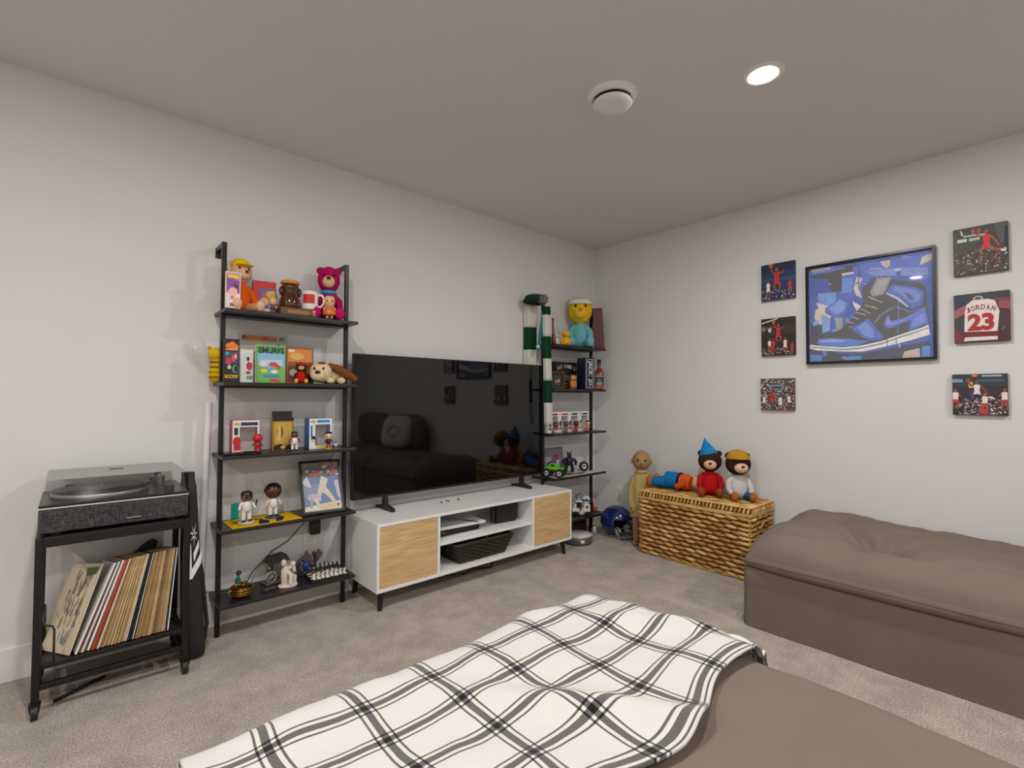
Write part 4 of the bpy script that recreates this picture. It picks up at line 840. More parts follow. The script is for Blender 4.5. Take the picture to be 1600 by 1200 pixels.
for x, r in ((-.032, .026), (.045, .022)):
    for y in (-.03,):
        wl = MB().tube([(x+r*math.cos(a*math.pi/10), y, .012+r+r*math.sin(a*math.pi/10)) for a in range(20)], .0035, 6, True).build('wheel', mat('C8C4B8', .3, .7), t)
        for q in range(4): a = q*math.pi/4; MB().cyl((x-r*math.cos(a), y, .012+r-r*math.sin(a)), (x+r*math.cos(a), y, .012+r+r*math.sin(a)), .0014, n=6).build('spoke', mat('C8C4B8', .3, .7), wl)
MB().ell((-.03, .0, .07), (.012, .012, .02), 12, 8).build('driver', PEW, t)
t = thing('stone_statue', 'cream stone statue of a huddled seated figure on an oval base', 'statue', (-2.645, -.168, Z5), -10)
STN = mat('DDD0C4', .6, var=.12, scale=60)
MB().lathe([(.044, 0), (.047, .004), (.044, .01), (.001, .011)], 24).build('base', STN, t); COL.objects[-1].scale = (1, .72, 1)
MB().tube([(-.012, .004, .01), (-.014, .004, .045), (-.012, .0, .08), (-.002, -.002, .1)], [.016, .018, .02, .012], 12).tube([(-.014, -.004, .082), (.012, -.02, .06), (.01, -.024, .03), (.01, -.03, .012)], [.011, .010, .010, .008], 10).tube([(.028, .004, .012), (.03, .0, .045), (.016, -.004, .05)], [.014, .012, .01], 10).tube([(.0, 0, .085), (.026, .0, .098), (.03, -.004, .07)], [.01, .011, .008], 10).build('seated_figure', STN, t)
MB().ell((-.02, -.004, .118), (.013, .014, .018), 14, 10).build('head', STN, t); MB().ell((.022, -.004, .108), (.014, .014, .014), 14, 10).build('head', STN, t)
slab('plaque', 'small dark plaque with a silver line lying behind the statue', 'plaque', (-2.728, -.165, Z5), (.075, .03, .008), mat('2A2624', .4), 10)
o = MB().box((0, 0, .0088), (.05, .010, .0012)).build('silver_inlay', mat('C0C0C0', .2, .9), COL.objects['plaque'])
t = thing('dragon_figurine', 'dark dragon figurine around a blue gem behind the chessboard', 'figurine', (-2.512, -.062, Z5), 0)
DR = mat('4A4238', .35, .5, var=.4, scale=60)
MB().ell((0, 0, .006), (.05, .03, .008), 16, 8).build('base', DR, t)
MB().tube([(-.04, 0, .01), (-.05, 0, .04), (-.042, .005, .075), (-.02, .01, .08), (.01, .008, .05), (.03, 0, .04), (.042, -.004, .07), (.034, -.01, .1)], [.008, .011, .012, .011, .013, .015, .012, .008], 8).build('coiled_body', DR, t)
h = MB().ell((.028, -.016, .108), (.011, .016, .010), 12, 8).build('head', DR, t)
for s in (-1, 1): MB().tube([(.028+s*.006, -.01, .114), (.028+s*.012, .004, .13)], [.003, .0006], 6).build('horn', mat('A8987A', .4), h)
for s in (-1, 1): MB()._add([(.03+s*.004, .005, .06), (.03+s*.03, .015, .125), (.03+s*.055, .012, .09), (.03+s*.035, .008, .06), (.03+s*.004, .009, .06)], [(0, 1, 2, 3), (4, 3, 2, 1)], False).build('wing', mat('6A5E50', .4, .4), t)
MB().lathe([(.001, .02), (.014, .04), (.02, .06), (.012, .072), (.001, .074)], 8, (-.014, -.02, 0)).build('blue_gem', mat('1E3AA8', .08, coat=1., var=.2), t)
# chess set
CB = (-2.448, -.155)
cs = .19
t = thing('chessboard', 'black chessboard set with pieces at the right of the lowest tier', 'chessboard', (CB[0], CB[1], Z5), -4)
MB().box((0, 0, .008), (cs, cs*.82, .016)).build('board', mat('1C1A18', .4), t, .002)
sq = MB().box((0, 0, 0), (cs*.115, cs*.82*.115, .0012)).mesh('square', [mat('CFC8BC', .4)]); sqd = MB().box((0, 0, 0), (cs*.115, cs*.82*.115, .0012)).mesh('square', [mat('2E2A28', .4)])
for i in range(8):
    for j in range(8): o = link('square', sq if (i+j) % 2 else sqd, t); o.location = ((i-3.5)*cs*.117, (j-3.5)*cs*.82*.117, .0166)
kinds = ['rook', 'knight', 'bishop', 'queen', 'king', 'bishop', 'knight', 'rook']
hts = {'rook': .026, 'knight': .029, 'bishop': .032, 'queen': .038, 'king': .04, 'pawn': .021}
pm = {}
def piece_mesh(kind, cname, c):
    if (kind, cname) in pm: return pm[kind, cname]
    h = hts[kind]; mb = MB(); r = .0078
    mb.lathe([(r, 0), (r, .003), (r*.65, .006), (r*.42, h*.55), (r*.55, h*.62), (r*.45, h*.66)], 10)
    if kind == 'rook': mb.lathe([(r*.6, h*.64), (r*.75, h), (r*.5, h), (r*.5, h*.9)], 10)
    elif kind == 'knight': mb.tube([(0, .001, h*.6), (0, .001, h*.85), (0, -.004, h*.98), (0, -.008, h*.82)], [r*.55, r*.5, r*.5, r*.25], 8)
    elif kind == 'pawn': mb.ell((0, 0, h*.84), r*.55, 10, 6)
    else: mb.lathe([(r*.35, h*.62), (r*.7, h*.86), (r*.3, h*.95), (r*.05, h)], 10)
    pm[kind, cname] = mb.mesh(kind, vinyl_m(c)); return pm[kind, cname]
ca, sa = math.cos(math.radians(-4)), math.sin(math.radians(-4))
for cname, c, rows in (('white', 'E6DFD6', (0, 1)), ('black', '24201E', (7, 6))):
    for ri, row in enumerate(rows):
        for i in range(8):
            kd = kinds[i] if ri == 0 else 'pawn'
            o = link('chess_'+kd, piece_mesh(kd, cname, c)); x, y = (i-3.5)*cs*.117, (row-3.5)*cs*.82*.117
            o.location = (CB[0]+x*ca-y*sa, CB[1]+x*sa+y*ca, Z5+.0174)
            wh = (('nearest the dragon figurine' if i < 4 else 'nearest the right post') if kd in ('rook', 'knight', 'bishop') else ['first', 'second', 'third', 'fourth', 'fifth', 'sixth', 'seventh', 'eighth'][i]+' along from the dragon figurine')
            side = {'rook': ' at a corner of the board', 'pawn': ' in its row of eight', 'knight': ' beside a rook', 'bishop': ' beside the royal pair'}.get(kd, ' in the back row')
            tag(o, f'tiny {cname} chess {kd}, {wh}', 'chess piece', f'{cname} chess pieces')
# plug and cable
t = thing('power_adapter', 'black plug-in power adapter above the dragon figurine', 'adapter', (-2.463, -.0085, .405))
MB().box((0, -.02, 0), (.052, .036, .075)).build('casing', BLACK, t, .005); MB().box((0, -.0385, .01), (.03, .001, .012)).build('rating_print', mat('3A3A3A', .4), t)
o = MB().tube([(-2.495, -.03, .44), (-2.51, -.03, .49), (-2.52, -.03, .44), (-2.56, -.03, .40), (-2.60, -.02, .355), (-2.68, -.02, .315), (-2.72, -.02, .275), (-2.77, -.03, .235), (-2.80, -.05, .20), (-2.83, -.08, .185), (-2.9, -.06, .178), (-2.975, -.05, .19), (-3.0, -.04, .15)], .0025, 6).build('power_cable', BLACK)
tag(o, 'thin black cable sagging along the wall behind the left shelf', 'cable')
# ------------------------------------------------------------------ right shelf, top tier
GRN = cloth_m('16402E'); WHT = cloth_m('CFCFC8')
t = thing('knit_hat', 'green knitted hat with a grey pompom on the right shelf post', 'hat', (-.868, -.118, 1.835), -45)
MB().lathe([(.03, .012), (.072, .005), (.086, .02), (.082, .042), (.06, .056), (.001, .058)], 24).build('crown', GRN, t)
MB().lathe([(.074, .0), (.09, .004), (.092, .02), (.082, .024)], 24).build('brim', cloth_m('20302A'), t)
pp = MB(); rr = random.Random(2); pp.ell((.062, -.065, .015), .034, 14, 10)
for _ in range(70):
    d = Vector((rr.gauss(0, 1), rr.gauss(0, 1), rr.gauss(0, 1))).normalized(); c = Vector((.062, -.065, .015)); pp.cyl(c+d*.028, c+d*.044, .004, .0015, 5)
pp.build('pompom', cloth_m('6E736C'), t)
for q, c in ((-1, 'D8D8D0'), (1, '20302A')): MB().ell((-.07, q*.02, .03), (.02, .012, .018), 10, 8).build('trim_patch', cloth_m(c), t)
t = thing('scarf', 'long green and white striped knit scarf hanging beside the television', 'scarf', (-.845, -.10, 0), -45)
def strand(x0, y0, z1, z0, w_, cols, lean=0.):
    n = len(cols)
    for i, c in enumerate(cols):
        a, b = z1-(z1-z0)*i/n, z1-(z1-z0)*(i+1)/n
        mb = MB(); mb.grid(lambda u, v: (x0+(u-.5)*w_+lean*(z1-(a+(b-a)*v)), y0+.009*math.sin(u*9+1)+.004*math.sin((a+(b-a)*v)*9), a+(b-a)*v), 14, 6)
        o = mb.build('stripe_panel', GRN if c == 'g' else WHT, t); so = o.modifiers.new('s', 'SOLIDIFY'); so.thickness = .006
strand(-.042, .028, 1.83, 1.14, .10, ['w', 'g', 'w', 'g'])
strand(.082, -.062, 1.80, 1.74, .06, ['g'], .02)
strand(.083, -.062, 1.74, .915, .062, ['w', 'g', 'w', 'g', 'w'], .02)
MB().box((.04, -.045, 1.62), (.022, .006, .30), (0, .12, 0)).build('hanging_band', cloth_m('2E7A74'), t)
MB().lathe([(.012, -.006), (.014, 0), (.012, .006)], 14).build('crest_patch', WHT, t); COL.objects[-1].location = (.02, -.055, 1.50); COL.objects[-1].rotation_euler = (math.pi/2, 0, 0)
o = MB().lathe([(.001, 0), (.016, 0), (.018, .02), (.016, .05), (.008, .09), (.006, .17), (.009, .20), (.001, .205)], 14).build('wooden_bottle', mat('7A3E20', .4, var=.2)); o.location = (-.712, -.165, Z1); o.rotation_euler = (0, -.05, 0)
tag(o, 'slim brown wooden bottle ornament beside the hanging scarf', 'ornament')
plush('white_plush', 'small pale plush toy half hidden behind the scarf, right shelf top', (-.628, -.11, Z1), -45, .13, 'E4DAD0', 'F0E6DC', 'E8E4DE', 'E8E4DE', 'E8E4DE', 'E8E4DE', ear='3A2420')
plush('yellow_duckling', 'small round orange yellow plush in front of the larger yellow one', (-.598, -.185, Z1), -45, .135, 'F0B41E', 'F0A018', 'F0B41E', 'F0B41E', 'F0B41E', 'F0A018', wide=1.15)
t = plush('yellow_plush_toy', 'large yellow plush toy in a pale blue outfit on the right shelf', (-.352, -.125, Z1), -48, .43, 'E8BE1C', 'EFC93A', '74B8C0', '74B8C0', '74B8C0', '74B8C0', hat=('band', 'E2E2DE'), wide=.86, hs=1.32, eyes=True, nose='E08A1E')
t = case('burgundy_box', 'tall burgundy box leaning at the right end of the corner shelf', 'box', (-.188, -.196, Z1), -48, .082, .055, .34, '4E1620', '5A1A26', [('4A1220', rect(.05, .95, .02, .06)), ('6A2430', rect(.1, .9, .5, .52))], ry=-.06)
# second tier
t = thing('keepsake_box', 'small dark wooden box frame on the second corner tier', 'box frame', (-.668, -.16, Z2), -12)
WD = mat('4A2E1C', .45, var=.25, scale=25)
MB().box((0, .012, .068), (.13, .035, .136)).build('box_body', WD, t, .002)
for a in ((-.065, -.047, 0, .136), (.047, .065, 0, .136), (-.047, .047, 0, .018), (-.047, .047, .118, .136)): MB().bx(a[0], a[1], -.014, -.006, a[2], a[3]).build('frame_bar', WD, t, .001)
printed('picture', t, .094, .1, -.0062, [('3A3026', rect(.1, .9, .1, .9)), ('8A8078', circ(.35, .4, .12, .14)), ('B8AEA4', circ(.62, .45, .1, .14)), ('2E4A34', rect(.2, .8, .68, .82)), ('6A4A3A', rect(.25, .75, .14, .26))], '2A2420', z0=.018)
t = thing('gift_tin', 'wide black tin with arched white lettering at the back of the tier', 'tin', (-.482, -.052, Z2), -3)
MB().box((0, 0, .11), (.25, .075, .22)).build('tin_body', mat('16161A', .3, .3), t, .006)
for s, q in (("JACK DANIEL'S", .17),): 
    for i, ch in enumerate(s):
        if ch == ' ': continue
        u = (i-(len(s)-1)/2)/(len(s)/2); text('lettering', ch, .013 if ch != "'" else .004, .028 if ch != "'" else .009, print_m('C8C8C4'), t, (u*.105, -.0385, .165+.022*(1-u*u)+(.01 if ch == "'" else 0)), (math.pi/2, u*.3, 0), bold=.02)
printed('tin_print', t, .2, .13, -.0382, [('9A9A94', circ(.5, .72, .1, .14)), ('2C2C30', circ(.5, .72, .07, .1)), ('B8B8B0', limb([(.2, .45), (.5, .36), (.8, .45)], [.03, .04, .03])), ('6A6A66', rect(.25, .75, .1, .2))])
t = thing('gold_canister', 'gold and brown printed canister in front of the black tin', 'canister', (-.507, -.175, Z2), -25)
MB().lathe([(.001, 0), (.036, 0), (.036, .108), (.033, .114), (.001, .114)], 24).build('can_body', mat('8A5A28', .3, .5, var=.3, scale=40), t)
for z in (.004, .106): MB().lathe([(.0362, z-.003), (.0375, z), (.0362, z+.003), (.034, z)], 24).build('rim', mat('B8A06A', .25, .8), t)
text('lettering', 'JAC', .04, .024, print_m('E0D0A0'), t, (0, -.0372, .088), bold=.02)
mb = MB(); mb.grid(lambda u, v: (.0364*math.sin((u-.5)*1.6), -.0364*math.cos((u-.5)*1.6), .015+.05*v), 10, 2); mb.build('label_print', print_m('C87A2A'), t)
t = thing('navy_book', 'thick navy book with big white vertical spine letters, corner shelf', 'book', (-.308, -.152, Z2), -16)
NV_ = mat('1E2A44', .5, var=.1)
MB().box((0, .01, .13), (.092, .12, .26)).build('cover', NV_, t, .003); MB().box((0, .014, .13), (.078, .122, .25)).build('pages', mat('D8D0C0', .7, var=.1, scale=200), t)
printed('spine_panel', t, .066, .235, -.0503, [('1E2A44', rect(.05, .95, .015, .985)), ('8A94A8', rect(.15, .85, .42, .432)), ('8A94A8', rect(.15, .85, .06, .072))], 'E4E4E4', z0=.012)
text('lettering', 'JACK', .118, .046, print_m('EEEEEE'), t, (0, -.0535, .175), (math.pi/2, math.pi/2, 0), bold=.02)
text('lettering', 'JD', .055, .04, print_m('DADADA'), t, (0, -.0535, .06), (math.pi/2, math.pi/2, 0), bold=.02)
t = thing('whiskey_bottle', 'square whiskey bottle with a black label, second corner tier', 'bottle', (-.19, -.193, Z2), -48)
bm = MB()
prof = [(.030, 0), (.037, .004), (.038, .02), (.038, .135), (.034, .155), (.022, .17), (.0145, .185), (.0135, .215), (.0135, .222)]
def sq4(u, k):
    a = 2*math.pi*u; r, z = prof[k]; e = .35 if k < 5 else (.6 if k == 5 else 1.)
    return (math.copysign(abs(math.cos(a))**e, math.cos(a))*r, math.copysign(abs(math.sin(a))**e, math.sin(a))*r, z)
bm.grid(lambda u, v: sq4(u, round(v*(len(prof)-1))), 32, len(prof)-1)
bm._add([sq4(i/32, 0) for i in range(32)], [tuple(reversed(range(32)))], False)
bm.build('bottle_glass', mat('7A2E0C', .06, var=.1, coat=.8), t)
MB().lathe([(.0145, .215), (.016, .217), (.016, .252), (.001, .253)], 20).build('cap', BLACK, t)
MB().bx(-.034, .034, -.0395, -.038, .03, .125).build('label_paper', print_m('16161A'), t)
printed('label_print', t, .068, .095, -.0397, [('E0E0DC', rect(.05, .95, .04, .06)), ('E0E0DC', rect(.05, .95, .94, .96)), ('C8C8C4', circ(.5, .5, .2, .1)), ('16161A', circ(.5, .5, .15, .07)), ('D8D8D4', rect(.2, .8, .3, .33)), ('D8D8D4', rect(.15, .85, .2, .24)), ('D8D8D4', rect(.25, .75, .12, .15))], z0=.03)
text('lettering', "JACK DANIEL'S", .058, .013, print_m('EEEEEA'), t, (0, -.0425, .108), bold=.01)
MB().bx(-.034, .034, -.0395, -.038, .008, .024).build('foot_label', print_m('C03A24'), t)
# third tier
cols = [('F0EEEE', 'A8202A', '6A4030', 'C83A3A', '2A1A14'), ('F0EEEE', 'C02838', '5A4634', '8A7A5A', '3A2A1A'), ('ECECF0', '2A2A3A', '4A2C24', 'A8242A', '161416'), ('F2F0F0', '4A4A50', 'E4B48C', 'D87A2A', '1E1A14')]
fl = [('leftmost white windowed toy box on the corner shelf', 'vinyl figure with a brown face by the leftmost corner-shelf box'), ('second white windowed toy box from the scarf, red title', 'tan-headed vinyl figure second from the scarf'), ('third white windowed toy box from the scarf, black title', 'vinyl figure with a dark face and red top, third from the scarf'), ('white windowed toy box nearest the right post of the corner shelf', 'vinyl figure with dark green-black hair nearest the right post')]
for i, x in enumerate((-.695, -.578, -.460, -.335)):
    c = cols[i]
    windowed('collector_box', fl[i][0], (x, -.105, Z3), -2, .113, .085, .16, c[0], 'F0ECEC', [(c[1], rect(.35, .9, .84, .93)), ('C8B070', circ(.17, .89, .11, .05)), (c[4], circ(.17, .45, .1, .12)), (c[2], circ(.17, .38, .09, .09)), (c[3], rect(.06, .25, .14, .26)), ('D03A44', rect(.3, .9, .02, .07))], 'windowed toy boxes on the corner shelf')
    vinyl('vinyl_figure', fl[i][1], (x+(.02 if i < 3 else .035)-.03, -.185, Z3), -30, .095, c[2], c[3], c[2], 'E4E0DC' if i == 0 else c[3], hair=c[4], bigness=1.0, group='vinyl figures on the corner shelf')
# fourth tier
t = thing('display_mat', 'white printed mat with a navy oval on the fourth corner tier', 'mat', (-.455, -.118, Z4), 0)
MB().box((0, 0, .0015), (.56, .2, .003)).build('mat_board', mat('D8D8D4', .5), t)
mb = MB(); mb._add([(.0+.12*math.cos(a*math.pi/12), -.045+.035*math.sin(a*math.pi/12), .0034) for a in range(24)], [tuple(range(24))], False).build('navy_oval', print_m('2E4470'), t)
MB()._add([(.0+.06*math.cos(a*math.pi/8), -.045+.014*math.sin(a*math.pi/8), .0037) for a in range(16)], [tuple(range(16))], False).build('pale_print', print_m('A8B4C8'), t)
z4 = Z4+.0042
t = case('grey_picture', 'grey framed picture with purple figures behind the toy truck', 'picture', (-.585, -.035, z4), 0, .25, .012, .20, '2E2C32', '77727C', [('8A848C', rect(.06, .94, .5, .94)), ('7A5A78', circ(.6, .5, .14, .22)), ('8A4A50', circ(.72, .62, .1, .12)), ('C8C8CC', limb([(.75, .5), (.8, .1)], [.14, .1])), ('4A4650', rect(.3, .5, .06, .5)), ('A09AA8', circ(.3, .55, .14, .14))], rx=-.08)
t = thing('armored_figure', 'dark armoured action figure beside the grey picture', 'action figure', (-.475, -.115, z4), -35)
DK = mat('2E2E38', .35, .4, var=.4, scale=60)
for s in (-1, 1):
    MB().tube([(s*.018, 0, .07), (s*.026, -.004, .04), (s*.028, 0, .006)], [.016, .014, .013], 8).build('leg', DK, t)
    MB().tube([(s*.034, 0, .115), (s*.052, -.012, .09), (s*.045, -.035, .075)], [.012, .013, .011], 8).build('arm', DK, t)
MB().lathe([(.02, .06), (.03, .075), (.034, .105), (.03, .122), (.012, .13)], 12).build('torso', DK, t)
h = MB().ell((0, -.003, .146), (.017, .018, .02), 12, 8, p=.7).build('helmet', DK, t)
MB().box((0, 0, .006), (.085, .06, .006)).build('base', mat('8A8A54', .5), t)
for s in (-1, 1): MB().tube([(s*.012, 0, .158), (s*.022, .004, .178)], [.005, .002], 6).build('horn', DK, h)
t = thing('toy_truck', 'green toy truck with big black tyres beside the television edge', 'toy truck', (-.700, -.165, z4), -62)
GR = vinyl_m('5CC02A')
MB().prism([(-.07, .055), (.07, .055), (.075, .07), (.03, .075), (.01, .1), (-.03, .1), (-.05, .078), (-.075, .075)], -.026, .026).build('cab', GR, t, .002)
MB().box((0, 0, .045), (.13, .035, .016)).build('chassis', BLACK, t); MB().bx(-.025, .005, -.0268, -.0262, .08, .096).build('side_window', mat('1E1E24', .1), t)
MB().tube([(-.05, -.02, .078), (-.045, -.02, .105), (-.045, .02, .105), (-.05, .02, .078)], .003, 6).build('roll_bar', BLACK, t)
for sx in (-1, 1):
    for sy in (-1, 1):
        wl = MB().cyl((sx*.05, sy*.028, .032), (sx*.05, sy*.056, .032), .032, n=24).build('tyre', mat('201E1E', .8, bump=.5, bscale=200), t, .004)
        MB().cyl((sx*.05, sy*.057, .032), (sx*.05, sy*.0575, .032), .017, n=16).build('rim', mat('C8C8C8', .3, .6), wl); MB().cyl((sx*.05, sy*.0578, .032), (sx*.05, sy*.0585, .032), .007, n=12).build('hub', BLACK, wl)
t = thing('spare_tire_toy', 'single big black toy tyre with a chrome rim near the right post', 'toy tire', (-.305, -.125, z4), -42)
MB().lathe([(.02, -.018), (.034, -.018), (.039, -.012), (.039, .012), (.034, .018), (.02, .018)], 28).build('tyre', mat('201E1E', .8, bump=.5, bscale=200), t); COL.objects[-1].rotation_euler = (math.pi/2, 0, 0); COL.objects[-1].location = (0, 0, .039)
MB().lathe([(.001, .0185), (.012, .019), (.02, .0235), (.0225, .02), (.021, -.01), (.001, -.01)], 20).build('rim', mat('C4C4C6', .25, .8), t); COL.objects[-1].rotation_euler = (math.pi/2, 0, 0); COL.objects[-1].location = (0, 0, .039)
MB().lathe([(.006, .012), (.006, .0225), (.001, .0225)], 12).build('hub', BLACK, t); COL.objects[-1].rotation_euler = (math.pi/2, 0, 0); COL.objects[-1].location = (0, 0, .039)
# lowest tier
t = thing('brick_model', 'white brick-built toy vehicle with a blue stripe on the lowest tier', 'toy model', (-.372, -.148, Z5), -40)
WB = vinyl_m('E8E8E6'); BB = vinyl_m('17171A')
MB().box((0, 0, .018), (.15, .09, .02)).build('black_plate', BB, t, .001)
for i, (x, z, w_) in enumerate(((-.045, .045, .055), (.04, .045, .065), (-.03, .075, .06), (.045, .075, .05), (-.02, .105, .05))): MB().box((x, 0, z), (w_, .08, .029)).build('white_brick', WB, t, .0015)
MB().box((-.02, -.041, .085), (.04, .004, .045)).build('black_panel', BB, t); MB().box((-.035, -.0425, .1), (.014, .004, .014)).build('black_panel', BB, t)
h = MB().ell((.045, 0, .118), (.034, .034, .034), 18, 10).build('dome', WB, t); MB().lathe([(.0345, .112), (.036, .118), (.0345, .126)], 20, (.045, 0, 0)).build('blue_band', vinyl_m('26408C'), h); MB().cyl((.04, -.032, .135), (.04, -.04, .135), .006, n=10).build('lens', BB, h)
MB().tube([(-.03, .0, .12), (-.035, .01, .15), (-.01, .01, .165)], .005, 6).ell((-.008, .01, .166), .009, 8, 6).build('antenna', mat('5A5650', .4), t)
for s in (-1, 1): MB().cyl((s*.05, -.046, .03), (s*.05, -.05, .03), .006, n=10).build('stud', BB, t)
sn = MB()
for q in range(8): a = q*math.pi/4; sn.box((.024*math.cos(a)*.5, -.053, .03+.024*math.sin(a)*.5), (.026, .005, .006), (0, -a, 0))
sn.build('star_wheel', WB, t)
MB().box((.045, -.0415, .07), (.02, .003, .02)).build('red_print', print_m('B8342E'), t)
o = MB().ell((0, 0, .052), (.062, .055, .05), 20, 12); t = thing('red_hat', 'glossy red plastic hat at the right end of the lowest tier', 'hat', (-.176, -.068, Z5), 55); t.scale = (.82, .82, 1.1)
MB().lathe([(.060, .0), (.062, .02), (.056, .05), (.036, .078), (.012, .09), (.001, .091)], 20).build('crown', mat('C41A1E', .25, coat=.4), t); MB().ell((0, -.07, .006), (.05, .035, .005), 14, 6).build('brim', mat('B01418', .3), t); MB().ell((0, 0, .092), .006, 8, 6).build('button', mat('C41A1E', .3), t)
# robot vacuum on the floor
t = thing('robot_vacuum', 'round pale grey robot vacuum on the carpet by the stand', 'robot vacuum', (-.535, -.262, .001), -48)
MB().lathe([(.001, .008), (.10, .008), (.106, .014), (.108, .05), (.104, .06), (.001, .06)], 36).build('bumper', mat('6A6865', .3, .2), t)
MB().lathe([(.001, .06), (.105, .06), (.107, .064), (.104, .07), (.001, .073)], 36).build('top_cover', mat('D2D2D0', .35), t); MB().box((.03, -.106, .035), (.03, .006, .022)).build('sensor_window', mat('E4E4E4', .2), t, .002)
for s in (-1, 1): MB().cyl((s*.05-.008, 0, .012), (s*.05+.008, 0, .012), .012, n=14).build('wheel', BLACK, t)
slab('red_shadow_box', 'dark red box added for the red shadow under the lowest corner shelf', 'box', (-.36, -.075, .001), (.2, .08, .1), mat('4A1418', .5), 0)  # added box, gives the dark red shadow under the shelf a body
o = MB().lathe([(.001, 0), (.02, 0), (.024, .01), (.024, .05), (.015, .062), (.015, .07), (.001, .07)], 18).build('small_jar', mat('B8B8B4', .15, .4, var=.2)); o.location = (-.268, -.205, .001); tag(o, 'small silvery glass jar on the carpet left of the blue helmet', 'jar')
# football helmet
t = thing('football_helmet', 'shiny blue football helmet with a wire face guard on the carpet', 'helmet', (-.165, -.352, .001), 6)
import bmesh
bm = bmesh.new(); rx_, ry_, rz_ = .118, .138, .124
tmp = MB().ell((0, 0, rz_), (rx_, ry_, rz_), 40, 26); me = tmp.mesh('shell', mat('14245E', .18, coat=.8, var=.05)); bm.from_mesh(me)
bmesh.ops.remove_doubles(bm, verts=bm.verts, dist=1e-5)
dl = []
for f_ in bm.faces:
    c = f_.calc_center_median(); y, z = c.y/ry_, (c.z-rz_)/rz_
    if (y < -.28 and z < .28 and z > -1.0) or z < -.78 or (y < .1 and z < -.62): dl.append(f_)
bmesh.ops.delete(bm, geom=dl, context='FACES'); bm.to_mesh(me); bm.free()
sh_ = link('shell', me, t); so = sh_.modifiers.new('s', 'SOLIDIFY'); so.thickness = .006
me2 = MB().ell((0, .004, rz_), (rx_-.012, ry_-.014, rz_-.012), 28, 18).mesh('lining', mat('16161A', .9)); bm = bmesh.new(); bm.from_mesh(me2)
bmesh.ops.delete(bm, geom=[f_ for f_ in bm.faces if f_.calc_center_median().y < -.03 and f_.calc_center_median().z < rz_+.03 or f_.calc_center_median().z < .03], context='FACES'); bm.to_mesh(me2); bm.free(); link('lining', me2, t)
def arc(z, d, a0, a1, k=14): return [((rx_+.006)*math.sin(a)*1.0, -(ry_+d)*math.cos(a), z) for a in [a0+(a1-a0)*i/k for i in range(k+1)]]
CH = mat('C8CACC', .2, .8); GD = mat('1A2246', .25, .5)
for z, d, w_ in ((.098, .030, 1.15), (.055, .045, 1.1), (.018, .035, 1.0)): MB().tube(arc(z, d, -w_, w_), .005, 8).build('guard_bar', GD, t)
for x in (-.03, .03): MB().tube([(x, -.148, .10), (x, -.172, .055), (x, -.160, .018)], .0045, 8).build('guard_upright', GD, t)
for s in (-1, 1):
    MB().tube([(s*.104, -.05, .095), (s*.096, -.085, .055), (s*.085, -.095, .02)], .0045, 8).build('guard_upright', GD, t)
    MB().cyl((s*.103, .02, .1), (s*.111, .02, .1), .014, n=16).build('ear_hole', mat('D0D0D0', .2, .8), t)
    MB().box((s*.098, -.055, .075), (.006, .03, .008), (.6, 0, 0)).build('chin_strap', mat('D0D0D0', .5), t)
    MB().ell((s*.07, -.05, .06), (.014, .03, .034), 12, 8).build('jaw_pad', mat('B8B4A8', .7), t)
# ------------------------------------------------------------------ standing doll by the basket
t = thing('standing_doll', 'tall tan doll in a pale yellow cloth tunic beside the wicker chest', 'doll', (-.195, -.605, .001), -56)
SK = mat('A8825A', .7, var=.15, bump=.3, bscale=120); TU = mat('B8A468', .85, var=.12, scale=20, bump=.5, bscale=90)
for s in (-1, 1):
    MB().tube([(s*.04, 0, .24), (s*.042, .004, .14), (s*.042, 0, .03)], [.034, .028, .022], 12).build('leg', SK, t); MB().ell((s*.046, -.025, .016), (.026, .055, .016), 12, 8).build('foot', SK, t)
    MB().tube([(s*.052, 0, .51), (s*.074, .004, .43), (s*.08, -.012, .34), (s*.07, -.03, .28)], [.026, .028, .026, .02], 12).build('sleeve', TU, t); MB().ell((s*.066, -.036, .258), (.014, .014, .028), 10, 8).build('hand', SK, t)
tm = MB()
def tun(u, v):
    a = 2*math.pi*u; z = .20+.36*v
    r = .084-.036*v**3+.006*math.sin(a*7+v*4)*(1-v)
    return (r*math.cos(a)*1.02, r*.72*math.sin(a), z+.01*math.sin(a*2)*(1-v))
tm.grid(tun, 48, 14); tm.build('tunic', TU, t); so = COL.objects[-1].modifiers.new('s', 'SOLIDIFY'); so.thickness = .004
MB().lathe([(.028, .54), (.05, .545), (.044, .565), (.026, .575)], 20).build('collar', TU, t)
MB().grid(lambda u, v: (-.045+.09*u, -.066-.006*math.sin(u*3), .28+.2*v-.1*u*(v-.2)), 10, 10).build('tunic_fold', TU, t)
h = MB().ell((0, 0, .635), (.068, .07, .078), 24, 16).tube([(0, .004, .53), (0, 0, .60)], [.026, .028], 12).build('head', SK, t)
for s in (-1, 1): MB().ell((s*.068, .005, .63), (.012, .012, .02), 10, 8).build('ear', SK, h); MB().ell((s*.026, -.062, .645), (.010, .008, .008), 10, 8).build('eye', vinyl_m('2A2018'), h)
MB().ell((0, -.072, .625), (.012, .014, .014), 10, 8).build('nose', SK, h); MB().ell((0, -.064, .597), (.02, .006, .004), 10, 6).build('mouth', mat('7A5640', .7), h)
# ------------------------------------------------------------------ wicker chest
KX0, KX1, KY0, KY1, KH = -.365, -.022, -1.488, -.70, .452
t = thing('wicker_chest', 'honey coloured woven wicker chest with a lid against the right wall', 'chest', (KX0, KY1, 0), -90)
